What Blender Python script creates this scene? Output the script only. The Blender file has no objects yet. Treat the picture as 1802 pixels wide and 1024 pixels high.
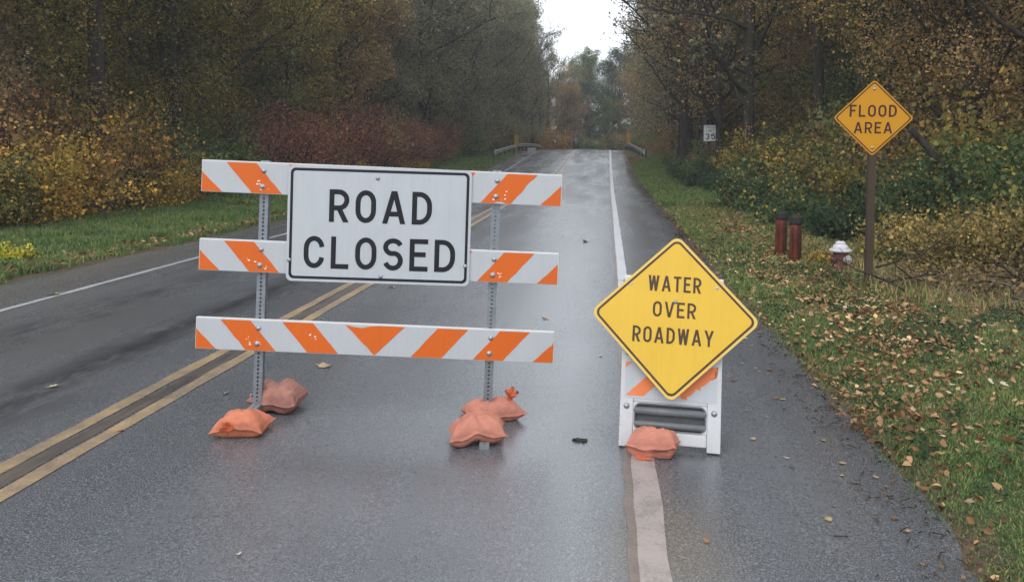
import bpy, bmesh, math, random
import numpy as np
from mathutils import Vector, Matrix, noise as mnoise

random.seed(7)
rng = np.random.default_rng(11)
C = bpy.context.scene.collection
sc = bpy.context.scene
R = math.radians

# ------------------------------------------------------------------ camera
CAM_H, PITCH, YAW = 1.80, 3.591, 6.635
cam_d = bpy.data.cameras.new('camera')
cam = bpy.data.objects.new('camera', cam_d); C.objects.link(cam)
cam.location = (0, 0, CAM_H)
cam.rotation_euler = (R(90 - PITCH), 0, R(YAW))
cam_d.sensor_fit = 'HORIZONTAL'; cam_d.sensor_width = 36.0
cam_d.lens = 36.0 * 1450 / 1802
cam_d.shift_y = -163.0 / 1802
cam_d.clip_start = 0.1; cam_d.clip_end = 3000
sc.camera = cam

# ------------------------------------------------------------------ overcast sky, faint sun, exposure
SUN_EL, SUN_AZ = 48.0, 200.0
w = bpy.data.worlds.new('World'); sc.world = w; w.use_nodes = True
nt = w.node_tree; nt.nodes.clear()
sky = nt.nodes.new('ShaderNodeTexSky'); sky.sky_type = 'NISHITA'; sky.sun_disc = False
sky.sun_elevation = R(SUN_EL); sky.sun_rotation = R(SUN_AZ)
mx = nt.nodes.new('ShaderNodeMix'); mx.data_type = 'RGBA'; mx.inputs[0].default_value = 0.9
mx.inputs[7].default_value = (12.0, 12.6, 13.6, 1)
bg = nt.nodes.new('ShaderNodeBackground'); bg.inputs[1].default_value = 0.12
wo = nt.nodes.new('ShaderNodeOutputWorld')
nt.links.new(sky.outputs[0], mx.inputs[6]); nt.links.new(mx.outputs[2], bg.inputs[0]); nt.links.new(bg.outputs[0], wo.inputs[0])
sun_d = bpy.data.lights.new('sun', 'SUN'); sun_d.energy = 0.9; sun_d.angle = R(35); sun_d.color = (1, .98, .94)
sun = bpy.data.objects.new('sun', sun_d); C.objects.link(sun)
# direction towards the sun: azimuth measured clockwise from +Y
sd = Vector((math.sin(R(SUN_AZ)) * math.cos(R(SUN_EL)), math.cos(R(SUN_AZ)) * math.cos(R(SUN_EL)), math.sin(R(SUN_EL))))
sun.rotation_euler = sd.to_track_quat('Z', 'Y').to_euler()
sc.view_settings.view_transform = 'Standard'; sc.view_settings.look = 'None'
sc.view_settings.gamma = 1.0; sc.view_settings.use_curve_mapping = False
sc.view_settings.exposure = 0.5
try:
    sc.cycles.max_bounces = 6; sc.cycles.diffuse_bounces = 3; sc.cycles.glossy_bounces = 3; sc.cycles.transmission_bounces = 3
except Exception:
    pass

# ------------------------------------------------------------------ helpers: materials
class NT:
    def __init__(s, name):
        s.m = bpy.data.materials.new(name); s.m.use_nodes = True
        s.t = s.m.node_tree; s.t.nodes.clear()
        s.out = s.n('ShaderNodeOutputMaterial')
    def n(s, typ, **kw):
        nd = s.t.nodes.new(typ)
        for k, v in kw.items(): setattr(nd, k, v)
        return nd
    def l(s, a, b): s.t.links.new(a, b)
    def val(s, sock, v):
        if hasattr(v, 'is_linked') or isinstance(v, bpy.types.NodeSocket): s.l(v, sock)
        elif isinstance(v, (tuple, list)) and len(v) == 3 and sock.type == 'RGBA': sock.default_value = (*v, 1)
        else: sock.default_value = v
    def coord(s, kind='Object'):
        return s.n('ShaderNodeTexCoord').outputs[kind]
    def pos(s): return s.n('ShaderNodeNewGeometry').outputs['Position']
    def scale(s, vec, sc3):
        mp = s.n('ShaderNodeMapping'); s.l(vec, mp.inputs[0]); mp.inputs['Scale'].default_value = sc3; return mp.outputs[0]
    def noise(s, vec, scale, detail=4, rough=.55, dist=0, out=0):
        nd = s.n('ShaderNodeTexNoise'); s.l(vec, nd.inputs['Vector'])
        nd.inputs['Scale'].default_value = scale; nd.inputs['Detail'].default_value = detail
        nd.inputs['Roughness'].default_value = rough; nd.inputs['Distortion'].default_value = dist
        return nd.outputs[out]
    def ramp(s, fac, stops, interp='LINEAR'):
        nd = s.n('ShaderNodeValToRGB'); nd.color_ramp.interpolation = interp
        e = nd.color_ramp.elements
        while len(e) < len(stops): e.new(0.5)
        for i, (p, c) in enumerate(stops):
            e[i].position = p
            e[i].color = (c, c, c, 1) if not isinstance(c, (tuple, list)) else (*c, 1)
        s.l(fac, nd.inputs[0]); return nd.outputs[0]
    def mix(s, fac, a, b, blend='MIX'):
        nd = s.n('ShaderNodeMix', data_type='RGBA', blend_type=blend)
        s.val(nd.inputs[0], fac); s.val(nd.inputs[6], a); s.val(nd.inputs[7], b); return nd.outputs[2]
    def math(s, op, a, b=0.0):
        nd = s.n('ShaderNodeMath', operation=op); s.val(nd.inputs[0], a); s.val(nd.inputs[1], b); return nd.outputs[0]
    def bump(s, h, strength=.3, dist=.01):
        nd = s.n('ShaderNodeBump'); s.l(h, nd.inputs['Height']); nd.inputs['Strength'].default_value = strength
        nd.inputs['Distance'].default_value = dist; return nd.outputs[0]
    def bsdf(s, col, rough=.6, metal=0, bump=None, spec=None, transl=0):
        b = s.n('ShaderNodeBsdfPrincipled'); s.val(b.inputs['Base Color'], col); s.val(b.inputs['Roughness'], rough)
        b.inputs['Metallic'].default_value = metal
        if spec is not None: s.val(b.inputs['Specular IOR Level'], spec)
        if bump is not None: s.l(bump, b.inputs['Normal'])
        if transl:
            tr = s.n('ShaderNodeBsdfTranslucent'); s.val(tr.inputs[0], col)
            ms = s.n('ShaderNodeMixShader'); ms.inputs[0].default_value = transl
            s.l(b.outputs[0], ms.inputs[1]); s.l(tr.outputs[0], ms.inputs[2]); s.l(ms.outputs[0], s.out.inputs[0])
        else:
            s.l(b.outputs[0], s.out.inputs[0])
        return s.m

def worn_mat(name, col, dirt, rough=.5, scale=6, amount=.35, metal=0, bump=.1, spec=None):
    """paint / plastic / metal with grime blotches and fine grain"""
    t = NT(name); o = t.coord()
    n1 = t.noise(o, scale, 6, .65); n2 = t.noise(o, scale * 9, 3, .6)
    f = t.ramp(t.math('ADD', t.math('MULTIPLY', n1, .7), t.math('MULTIPLY', n2, .3)), [(.42, 0), (.72, amount)])
    c = t.mix(f, col, dirt)
    return t.bsdf(c, rough, metal, t.bump(n2, bump, .004), .25 if spec is None and not metal else spec)

def sign_mat(name, col, dirt, rough=.42):
    """reflective sheeting: faint honeycomb, rain streaks running down, scuffs"""
    t = NT(name); o = t.coord()
    st = t.noise(t.scale(o, (26, 1, 1.1)), 1.6, 5, .65); bl = t.noise(o, 3.2, 5, .6); sc_ = t.noise(t.scale(o, (4, 1, 22)), 6, 5, .75)
    vo = t.n('ShaderNodeTexVoronoi', feature='DISTANCE_TO_EDGE'); t.l(o, vo.inputs[0]); vo.inputs['Scale'].default_value = 190
    f = t.math('ADD', t.ramp(t.math('ADD', t.math('MULTIPLY', st, .5), t.math('MULTIPLY', bl, .5)), [(.46, 0), (.66, .20)]), t.ramp(sc_, [(.66, 0), (.73, .35)]))
    c = t.mix(f, col, dirt); c = t.mix(t.ramp(vo.outputs[0], [(0, .22), (.12, 0)]), c, dirt)
    return t.bsdf(c, t.ramp(bl, [(.3, rough - .1), (.7, rough + .12)]), bump=t.bump(bl, .25, .01), spec=.3)

def leaf_mat(name, stops, transl=.42, rough=.55):
    """foliage: colour picked per leaf from the 'tint' attribute, shifted a little per plant"""
    t = NT(name)
    a = t.n('ShaderNodeAttribute', attribute_name='tint'); sx = t.n('ShaderNodeSeparateColor'); t.l(a.outputs['Color'], sx.inputs[0])
    oi = t.n('ShaderNodeObjectInfo')
    f = t.math('ADD', sx.outputs[0], t.math('MULTIPLY', t.math('SUBTRACT', oi.outputs['Random'], .5), .3))
    c = t.ramp(f, stops)
    hv = t.n('ShaderNodeHueSaturation'); t.l(c, hv.inputs['Color'])
    t.l(t.math('ADD', 1.4, t.math('MULTIPLY', sx.outputs[1], 1.15)), hv.inputs['Value'])
    return t.bsdf(hv.outputs[0], rough, spec=.12, transl=transl)

# ------------------------------------------------------------------ helpers: objects
def mesh_np(name, V, F, tint=None, smooth=False):
    """F: list of (n,k) int arrays, polygons of k corners"""
    me = bpy.data.meshes.new(name)
    V = np.asarray(V, np.float32)
    me.vertices.add(len(V)); me.vertices.foreach_set('co', V.ravel())
    loops = np.concatenate([f.ravel() for f in F]).astype(np.int32)
    tot = np.concatenate([np.full(len(f), f.shape[1], np.int32) for f in F])
    start = np.concatenate([[0], np.cumsum(tot)[:-1]]).astype(np.int32)
    me.loops.add(len(loops)); me.loops.foreach_set('vertex_index', loops)
    me.polygons.add(len(tot)); me.polygons.foreach_set('loop_start', start)
    try: me.polygons.foreach_set('loop_total', tot)
    except Exception: pass
    if smooth: me.polygons.foreach_set('use_smooth', np.ones(len(tot), bool))
    me.update(calc_edges=True); me.validate()
    if tint is not None:
        at = me.attributes.new('tint', 'FLOAT_COLOR', 'POINT')
        at.data.foreach_set('color', np.asarray(tint, np.float32).ravel())
    return me

def link(name, me, mat=None, parent=None, loc=None):
    o = bpy.data.objects.new(name, me); C.objects.link(o)
    if mat is not None and me is not None and not len(me.materials): me.materials.append(mat)
    if parent is not None: o.parent = parent
    if loc is not None: o.location = loc
    return o

def tag(o, label=None, cat=None, group=None, kind=None):
    if label: o['label'] = label
    if cat: o['category'] = cat
    if group: o['group'] = group
    if kind: o['kind'] = kind
    return o

def thing(name, label, cat, loc=(0, 0, 0), rotz=0, group=None):
    o = bpy.data.objects.new(name, None); C.objects.link(o)
    o.location = loc; o.rotation_euler = (0, 0, rotz); o.empty_display_size = .2
    return tag(o, label, cat, group)

def bm_obj(name, bm, mat, parent=None, smooth=False, bevel=0, loc=None):
    if bevel:
        bmesh.ops.bevel(bm, geom=list(bm.edges), offset=bevel, segments=2, affect='EDGES', profile=.6, clamp_overlap=True)
    bmesh.ops.recalc_face_normals(bm, faces=list(bm.faces))
    me = bpy.data.meshes.new(name); bm.to_mesh(me); bm.free()
    if smooth:
        for p in me.polygons: p.use_smooth = True
    return link(name, me, mat, parent, loc)

def add_box(bm, c, s, rot=None):
    m = Matrix.Translation(c)
    if rot is not None: m = m @ rot.to_4x4()
    bmesh.ops.create_cube(bm, size=1, matrix=m @ Matrix.Diagonal((*s, 1)))

def add_prism(bm, pts, y0, y1):
    """2-D outline in X-Z extruded from y0 (front) to y1"""
    a = [bm.verts.new((x, y0, z)) for x, z in pts]; b = [bm.verts.new((x, y1, z)) for x, z in pts]
    n = len(pts)
    bm.faces.new(a); bm.faces.new(b[::-1])
    for i in range(n): bm.faces.new((a[i], b[i], b[(i + 1) % n], a[(i + 1) % n]))

def add_ring(bm, outer, inner, y0, y1):
    """frame between two outlines of the same count"""
    n = len(outer)
    o0 = [bm.verts.new((x, y0, z)) for x, z in outer]; o1 = [bm.verts.new((x, y1, z)) for x, z in outer]
    i0 = [bm.verts.new((x, y0, z)) for x, z in inner]; i1 = [bm.verts.new((x, y1, z)) for x, z in inner]
    for k in range(n):
        j = (k + 1) % n
        bm.faces.new((o0[k], o0[j], i0[j], i0[k])); bm.faces.new((o1[k], i1[k], i1[j], o1[j]))
        bm.faces.new((o0[k], o1[k], o1[j], o0[j])); bm.faces.new((i0[k], i0[j], i1[j], i1[k]))

def add_lathe(bm, prof, n=16, c=(0, 0, 0)):
    rings = []
    for r, z in prof:
        rings.append([bm.verts.new((c[0] + r * math.cos(2 * math.pi * k / n), c[1] + r * math.sin(2 * math.pi * k / n), c[2] + z)) for k in range(n)])
    for a, b in zip(rings, rings[1:]):
        for k in range(n): bm.faces.new((a[k], a[(k + 1) % n], b[(k + 1) % n], b[k]))
    bm.faces.new(rings[0][::-1]); bm.faces.new(rings[-1])

def add_tube(bm, pts, rad, n=8):
    pts = [Vector(p) for p in pts]
    rad = rad if isinstance(rad, (list, tuple)) else [rad] * len(pts)
    rings = []
    for i, p in enumerate(pts):
        d = (pts[min(i + 1, len(pts) - 1)] - pts[max(i - 1, 0)]).normalized()
        u = d.orthogonal().normalized() if abs(d.z) > .9 else d.cross(Vector((0, 0, 1))).normalized()
        v = d.cross(u)
        rings.append([bm.verts.new(p + rad[i] * (u * math.cos(2 * math.pi * k / n) + v * math.sin(2 * math.pi * k / n))) for k in range(n)])
    for a, b in zip(rings, rings[1:]):
        for k in range(n): bm.faces.new((a[k], a[(k + 1) % n], b[(k + 1) % n], b[k]))
    bm.faces.new(rings[0][::-1]); bm.faces.new(rings[-1])

def rrect(w_, h_, r, n=6):
    pts = []
    for cx, cz, a0 in ((w_/2 - r, h_/2 - r, 0), (-w_/2 + r, h_/2 - r, 90), (-w_/2 + r, -h_/2 + r, 180), (w_/2 - r, -h_/2 + r, 270)):
        for k in range(n + 1):
            a = R(a0 + 90 * k / n); pts.append((cx + r * math.cos(a), cz + r * math.sin(a)))
    return pts

def rot2(pts, deg):
    c, s = math.cos(R(deg)), math.sin(R(deg)); return [(x * c - z * s, x * s + z * c) for x, z in pts]

# ------------------------------------------------------------------ road-sign lettering from strokes
def glyph(ch, w_, t):
    """strokes in a box w_ x 1: ('s', centre line points, closed) or ('p', convex outline)"""
    h2 = t / 2; L, Rr, B, T = h2, w_ - h2, h2, 1 - h2
    def arc(cx, cz, rx, rz, a0, a1, n=10):
        return [(cx + rx * math.cos(R(a0 + (a1 - a0) * k / n)), cz + rz * math.sin(R(a0 + (a1 - a0) * k / n))) for k in range(n + 1)]
    def diag(x0, z0, x1, z1):
        a = math.atan2(abs(x1 - x0), abs(z1 - z0)); k = t / 2 / math.cos(a)
        return ('p', [(x0 - k, z0), (x0 + k, z0), (x1 + k, z1), (x1 - k, z1)])
    bar = lambda x0, x1, z: ('p', [(x0, z - h2), (x1, z - h2), (x1, z + h2), (x0, z + h2)])
    stem = lambda x: ('p', [(x - h2, 0), (x + h2, 0), (x + h2, 1), (x - h2, 1)])
    cx, rx = w_ / 2, Rr - w_ / 2; rz = min(.36, rx * 1.25)
    k = t / 2 * 1.08
    if ch == 'O':
        return [('s', arc(cx, T - rz, rx, rz, 0, 180) + arc(cx, B + rz, rx, rz, 180, 360), True)]
    if ch == 'C':
        return [('s', arc(cx, T - rz, rx, rz, 8, 180) + arc(cx, B + rz, rx, rz, 180, 352), False)]
    if ch == 'D':
        q = min(.36, (Rr - t - .03) / .85)
        return [stem(L), ('s', [(t, T)] + arc(Rr - q * .85, T - q, q * .85, q, 90, 0, 8) + arc(Rr - q * .85, B + q, q * .85, q, 0, -90, 8) + [(t, B)], False)]
    if ch in 'RP':
        q = .245
        o = [stem(L), ('s', [(t, T)] + arc(Rr - q, T - q, q, q, 90, -90, 12) + [(t, T - 2 * q)], False)]
        if ch == 'R': o.append(diag(w_ - k - .01, 0, w_ * .48, T - 2 * q))
        return o
    if ch == 'A':
        return [diag(k, 0, cx - t * .06, 1), diag(w_ - k, 0, cx + t * .06, 1), bar(w_ * .26, w_ * .74, .3)]
    if ch == 'V': return [diag(cx - t * .06, 0, k, 1), diag(cx + t * .06, 0, w_ - k, 1)]
    if ch == 'W':
        a = w_ * .29
        return [diag(a, 0, k, 1), diag(a, 0, cx, .98), diag(w_ - a, 0, cx, .98), diag(w_ - a, 0, w_ - k, 1)]
    if ch == 'M': return [stem(L), stem(Rr), diag(cx, .15, L + .02, 1), diag(cx, .15, Rr - .02, 1)]
    if ch == 'Y': return [('p', [(cx - h2, 0), (cx + h2, 0), (cx + h2, .45), (cx - h2, .45)]), diag(cx, .4, k, 1), diag(cx, .4, w_ - k, 1)]
    if ch == 'L': return [stem(L), bar(t, w_, B)]
    if ch == 'I': return [stem(w_ / 2)]
    if ch == 'T': return [bar(0, w_, T), ('p', [(cx - h2, 0), (cx + h2, 0), (cx + h2, 1 - t), (cx - h2, 1 - t)])]
    if ch == 'E': return [stem(L), bar(t, w_, T), bar(t, w_ * .88, .52), bar(t, w_, B)]
    if ch == 'F': return [stem(L), bar(t, w_, T), bar(t, w_ * .85, .52)]
    if ch == 'S':
        r1 = (T - .53 + .01) / 2; r2 = (.53 - B) / 2 + .005
        return [('s', arc(cx, T - r1, rx, r1, 18, 255, 14) + arc(cx, B + r2, rx, r2, 75, -162, 14), False)]
    if ch == '3':
        r1 = (T - .53) / 2; r2 = (.53 - B) / 2
        return [('s', arc(cx, T - r1, rx, r1, 160, -80, 12) + arc(cx, B + r2, rx, r2, 80, -160, 12), False)]
    if ch == '5':
        q = .33
        return [bar(L, w_ * .95, T), ('p', [(L - h2, .45), (L + h2, .45), (L + h2, 1 - t), (L - h2, 1 - t)]),
                ('s', [(L, .5)] + arc(cx, B + q * .9, rx, q * .9, 110, -160, 14), False)]
    return []

GW = dict(O=.72, C=.70, D=.70, R=.70, P=.68, A=.82, V=.78, W=.98, M=.86, Y=.80, L=.60, I=.17, T=.66, E=.62, F=.6, S=.68)
GW['3'] = .68; GW['5'] = .68

def add_stroke(bm, pts, t, y0, y1, closed):
    n = len(pts); P = [Vector((p[0], p[1])) for p in pts]; off = []
    for i in range(n):
        a = P[i - 1] if (i > 0 or closed) else P[i]; b = P[(i + 1) % n] if (i < n - 1 or closed) else P[i]
        d = (b - a).normalized(); nn = Vector((-d.y, d.x))
        if 0 < i < n - 1 or closed:
            d1 = (P[i] - a).normalized() if (P[i] - a).length > 1e-6 else d
            cs = max(.5, d1.dot(d)); off.append(nn * (t / 2 / cs))
        else: off.append(nn * t / 2)
    ring = [[bm.verts.new((q.x, y, q.y)) for q, y in ((P[i] + off[i], y0), (P[i] - off[i], y0), (P[i] - off[i], y1), (P[i] + off[i], y1))] for i in range(n)]
    rngs = range(n) if closed else range(n - 1)
    for i in rngs:
        a, b = ring[i], ring[(i + 1) % n]
        for k in range(4): bm.faces.new((a[k], a[(k + 1) % 4], b[(k + 1) % 4], b[k]))
    if not closed: bm.faces.new(ring[0]); bm.faces.new(ring[-1])

def text_line(parent, text, cx, cz, H, width, mat, y, weight=.16, depth=.0012, tilt=0):
    """one mesh object per letter, centred on (cx, cz), fitted to a total width"""
    t = weight
    ws = [GW.get(c, .5) for c in text]; gap = .22
    tot = sum(ws) + gap * (len(text) - 1); k = width / H / tot
    x = -width / 2
    for c, gw in zip(text, ws):
        ww = gw * k if c != 'I' else t
        bm = bmesh.new()
        for i, g in enumerate(glyph(c, ww, t)):
            e = i * .00015
            if g[0] == 'p': add_prism(bm, g[1], 0, 1)
            else: add_stroke(bm, g[1], t, 0, 1, g[2])
            bm.verts.ensure_lookup_table()
            for v in bm.verts:
                if v.tag: continue
                v.tag = True
                v.co = Vector((cx + x + v.co.x * H, y - (depth + e) * (1 - v.co.y), cz - H / 2 + v.co.z * H))
        bm_obj('letter', bm, mat, parent)
        x += (gw * k + gap * k) * H

# ------------------------------------------------------------------ terrain heights
_py = np.arange(-100, 900, .5)
_pz = np.interp(_py, [-100, 44, 50, 56, 64, 72, 78, 84, 92, 104, 120, 150, 900], [0, 0, .13, .38, .80, 1.16, 1.36, 1.42, 1.38, 1.22, 1.1, 1.0, 1.0])
_pz = np.convolve(np.pad(_pz, 6, mode='edge'), np.ones(13) / 13, 'valid')
XL, XR, XC = -8.0, 1.60, -2.98
def sstep(a, b, x):
    t = np.clip((np.asarray(x, float) - a) / (b - a), 0, 1); return t * t * (3 - 2 * t)
def hnoise(x, y):
    x = np.asarray(x, float); y = np.asarray(y, float)
    return (np.sin(x * 1.3 + 2 * np.sin(y * .7)) * np.cos(y * 1.1 + 1.7 * np.sin(x * .6)) * .5 + np.sin(x * 3.1 + y * 1.7) * np.cos(y * 2.9 - x * 1.1) * .3 + np.sin(x * 6.3 - y * 4.9) * .2)
def road_z(x, y):
    return np.interp(y, _py, _pz) + .022 * (3.15 - np.sqrt((np.asarray(x, float) - XC) ** 2 + .09))
def ground_z(x, y):
    x = np.asarray(x, float); y = np.asarray(y, float)
    base = road_z(np.clip(x, XL, XR), y)
    r = x - XR; l = XL - x
    side = np.where(r > 0, .015 + .02 * np.minimum(r, 3) - .10 * sstep(2.0, 3.0, r) + .10 * np.clip(r - 4, 0, 12), 0)
    side = side + np.where(l > 0, .02 + .035 * np.minimum(l, 4.5) + .06 * np.clip(l - 4.5, 0, 10), 0)
    out = np.maximum(np.maximum(r, l), 0)
    side = side + hnoise(x, y) * .045 * np.clip(out * 1.2, 0, 1) + hnoise(x * .25, y * .25) * .25 * np.clip((out - 4) / 8, 0, 1)
    inside = (r < -.05) & (l < -.05)
    return base + np.where(inside, -.07, side)
def gz(x, y): return float(ground_z(x, y))
def rz(x, y): return float(road_z(x, y))

# ------------------------------------------------------------------ materials
# wet asphalt
t = NT('wet_asphalt'); p = t.pos()
sxyz = t.n('ShaderNodeSeparateXYZ'); t.l(p, sxyz.inputs[0])
st = t.noise(t.scale(p, (1.1, .16, 1)), 1.0, 4, .55); bl = t.noise(p, .55, 5, .6); grit = t.noise(p, 130, 2, .7); grit2 = t.noise(p, 46, 3, .7)
c = t.mix(t.ramp(bl, [(.3, 0), (.7, 1)]), (.048, .050, .053), (.070, .072, .075))
c = t.mix(t.ramp(t.noise(p, 85, 2, .6), [(.54, 0), (.64, .55)]), c, (.030, .031, .034)); c = t.mix(t.ramp(grit, [(.50, 0), (.66, .9)]), c, (.17, .18, .20))
c = t.mix(t.ramp(t.math('MULTIPLY', t.math('ADD', t.math('ADD', sxyz.outputs[0], 6.75), t.math('MULTIPLY', bl, .3)), -2.0), [(0, 0), (.6, .75)]), c, (.085, .082, .082))
c = t.mix(t.ramp(grit2, [(.32, .5), (.44, 0)]), c, (.020, .021, .024))
# darker wet streak along the left lane's wheel track
def band(xc, wd):
    d = t.math('ABSOLUTE', t.math('SUBTRACT', t.math('ADD', sxyz.outputs[0], t.math('MULTIPLY', t.math('SUBTRACT', bl, .5), 1.1)), xc))
    return t.ramp(t.math('DIVIDE', d, wd), [(0, 1), (1, 0)])
yw = t.ramp(t.math('DIVIDE', sxyz.outputs[1], 20.0), [(.14, 0), (.2, 1), (.48, 1), (.62, 0)])
nz = t.ramp(t.noise(t.scale(p, (1.6, .5, 1)), 1.3, 5, .7), [(.40, 0), (.55, 1)])
trk = t.math('MULTIPLY', t.math('MULTIPLY', t.math('MAXIMUM', band(-4.05, .60), t.math('MULTIPLY', band(-5.5, .5), .8)), nz), yw)
c = t.mix(t.math('MULTIPLY', trk, .92), c, (.010, .010, .012))
ro = t.math('ADD', t.ramp(st, [(.25, .12), (.75, .30)]), t.math('MULTIPLY', t.ramp(grit2, [(.3, 0), (.7, 1)]), .08))
ro = t.math('ADD', ro, t.math('MULTIPLY', trk, .2))
M_road = t.bsdf(c, ro, bump=t.bump(t.math('ADD', t.math('MULTIPLY', grit, .6), grit2), .30, .005), spec=t.math('MULTIPLY', .9, t.math('SUBTRACT', 1.0, t.math('MULTIPLY', trk, .85))))

def paint_mat(name, col, under=(.045, .047, .053), wear=(.50, .62), amt=.9):
    t = NT(name); p = t.pos()
    n1 = t.noise(p, 7, 6, .7); n2 = t.noise(p, 70, 3, .7); n3 = t.noise(p, 1.2, 3, .5)
    f = t.ramp(t.math('ADD', t.math('ADD', t.math('MULTIPLY', n1, .45), t.math('MULTIPLY', n2, .35)), t.math('MULTIPLY', n3, .2)), [(wear[0], 0), (wear[1], amt)])
    c = t.mix(f, t.mix(n1, col, tuple(k * .72 for k in col)), under)
    return t.bsdf(c, t.ramp(n2, [(.3, .3), (.7, .5)]), bump=t.bump(n2, .2, .004))
M_yellow = paint_mat('worn_yellow_paint', (.315, .215, .112), wear=(.42, .62), amt=.8)
M_pink = paint_mat('pinkish_worn_paint', (.275, .238, .218), wear=(.47, .66), amt=.75)
M_white2 = paint_mat('dull_white_paint', (.33, .33, .33), wear=(.50, .68), amt=.7)
M_white = paint_mat('worn_white_paint', (.44, .44, .445), wear=(.52, .70), amt=.7)
M_ghost = paint_mat('old_brown_paint', (.15, .118, .098), wear=(.46, .66), amt=.8)
t = NT('centre_groove'); p = t.pos()
c = t.mix(t.ramp(t.noise(t.scale(p, (2, .4, 1)), 3, 5, .7), [(.35, 0), (.65, 1)]), (.022, .017, .013), (.085, .066, .05))
M_groove = t.bsdf(c, .45, bump=t.bump(t.noise(p, 60, 3), .4, .006))

# ground: soil, litter and mossy turf
t = NT('verge_soil'); p = t.pos()
a = t.n('ShaderNodeAttribute', attribute_name='tint'); sx = t.n('ShaderNodeSeparateColor'); t.l(a.outputs['Color'], sx.inputs[0])
n1 = t.noise(p, 1.3, 6, .65); n2 = t.noise(p, 26, 5, .7); n3 = t.noise(p, 6, 5, .65)
soil = t.mix(t.ramp(n2, [(.35, 0), (.65, 1)]), (.030, .022, .015), (.105, .070, .038))
turf = t.mix(t.ramp(n2, [(.3, 0), (.7, 1)]), (.020, .030, .010), (.055, .068, .022))
f = t.ramp(t.math('ADD', t.math('MULTIPLY', sx.outputs[0], .7), t.math('MULTIPLY', n3, .5)), [(.42, 0), (.66, 1)])
M_ground = t.bsdf(t.mix(f, soil, turf), .85, bump=t.bump(t.math('ADD', n2, n3), .7, .03), spec=.2)

M_grass = leaf_mat('grass_blades', [(0, (.024, .046, .014)), (.36, (.052, .086, .026)), (.6, (.092, .112, .034)), (.75, (.11, .088, .038)), (1, (.17, .115, .055))], .3)
M_litter = leaf_mat('dead_leaves', [(0, (.045, .022, .012)), (.3, (.105, .050, .022)), (.6, (.165, .098, .048)), (.85, (.26, .18, .09)), (1, (.31, .22, .075))], .1, .6)
M_crumbs = leaf_mat('soil_crumbs', [(0, (.012, .010, .008)), (.5, (.035, .024, .015)), (.85, (.075, .045, .024)), (1, (.13, .08, .04))], .05, .7)
PAL = dict(
    olive=[(0, (.024, .028, .009)), (.35, (.066, .066, .018)), (.7, (.135, .105, .025)), (1, (.26, .16, .034))],
    yellow=[(0, (.035, .034, .009)), (.3, (.100, .082, .018)), (.65, (.20, .135, .026)), (1, (.37, .225, .040))],
    green=[(0, (.020, .032, .013)), (.5, (.050, .074, .024)), (.85, (.090, .105, .034)), (1, (.19, .15, .04))],
    brown=[(0, (.044, .034, .018)), (.4, (.125, .088, .042)), (.8, (.20, .135, .054)), (1, (.27, .155, .05))],
    grey=[(0, (.044, .048, .030)), (.5, (.098, .098, .058)), (.85, (.15, .132, .070)), (1, (.22, .15, .06))],
    rust=[(0, (.05, .024, .018)), (.4, (.125, .050, .037)), (.8, (.21, .090, .050)), (1, (.28, .13, .05))],
    orange=[(0, (.026, .022, .010)), (.3, (.070, .048, .016)), (.62, (.165, .092, .022)), (1, (.36, .185, .034))],
    bramble=[(0, (.010, .020, .009)), (.45, (.024, .042, .018)), (.85, (.046, .066, .028)), (1, (.20, .16, .03))],
    straw=[(0, (.038, .034, .014)), (.4, (.095, .078, .026)), (.8, (.18, .125, .042)), (1, (.26, .19, .06))],
    lemon=[(0, (.06, .09, .016)), (.5, (.20, .19, .022)), (1, (.36, .28, .03))],
)
LM = {k: leaf_mat(k + '_leaves', v) for k, v in PAL.items()}
t = NT('bark'); o = t.coord()
n1 = t.noise(t.scale(o, (3, 3, .5)), 4, 6, .7); n2 = t.noise(o, .7, 3)
c = t.mix(t.ramp(n1, [(.35, 0), (.68, 1)]), (.014, .011, .009), (.058, .047, .037))
c = t.mix(t.ramp(n2, [(.5, 0), (.7, .5)]), c, (.035, .042, .02))
M_bark = t.bsdf(c, .9, bump=t.bump(n1, .6, .03), spec=.1)
t = NT('pale_bark'); o = t.coord()
n1 = t.noise(t.scale(o, (2, 2, .8)), 5, 6, .7)
M_palebark = t.bsdf(t.mix(t.ramp(n1, [(.4, 0), (.65, 1)]), (.07, .06, .05), (.22, .20, .17)), .8, bump=t.bump(n1, .4, .02))

M_sheet_w = sign_mat('white_reflective_sheet', (.385, .395, .405), (.21, .21, .205))
M_sheet_o = sign_mat('orange_reflective_sheet', (.53, .098, .006), (.36, .075, .012))
M_board = worn_mat('white_board_edge', (.47, .475, .475), (.35, .33, .30), .5, 9, .5)
M_chip = worn_mat('chipped_white', (.75, .70, .66), (.5, .4, .35), .6)
M_sign_w = sign_mat('white_sign_face', (.39, .405, .42), (.22, .225, .225))
M_sign_w2 = worn_mat('brightened_white_sign_face', (.60, .61, .60), (.45, .45, .44), .4, 4, .2, bump=.03)  # white raised in the colour to make up for tree shade on the speed sign
M_black = worn_mat('black_sign_ink', (.006, .007, .011), (.02, .02, .024), .6, 12, .4, bump=.05)
M_galv = worn_mat('galvanised_steel', (.21, .225, .24), (.09, .095, .10), .45, 18, .7, metal=.55, bump=.15)
M_galv_d = worn_mat('dull_steel', (.20, .21, .22), (.09, .09, .09), .55, 14, .6, metal=.4)
M_bolt = worn_mat('zinc_bolt', (.36, .37, .38), (.15, .14, .13), .4, 60, .6, metal=.7)
M_dark = worn_mat('dark_inside', (.02, .02, .022), (.01, .01, .01), .8)
M_sign_y = sign_mat('yellow_sign_face', (.53, .325, .022), (.34, .20, .02))
M_sign_edge = worn_mat('yellow_sign_rim', (.52, .345, .075), (.6, .42, .12), .4, 6, .3, bump=.03)
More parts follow.
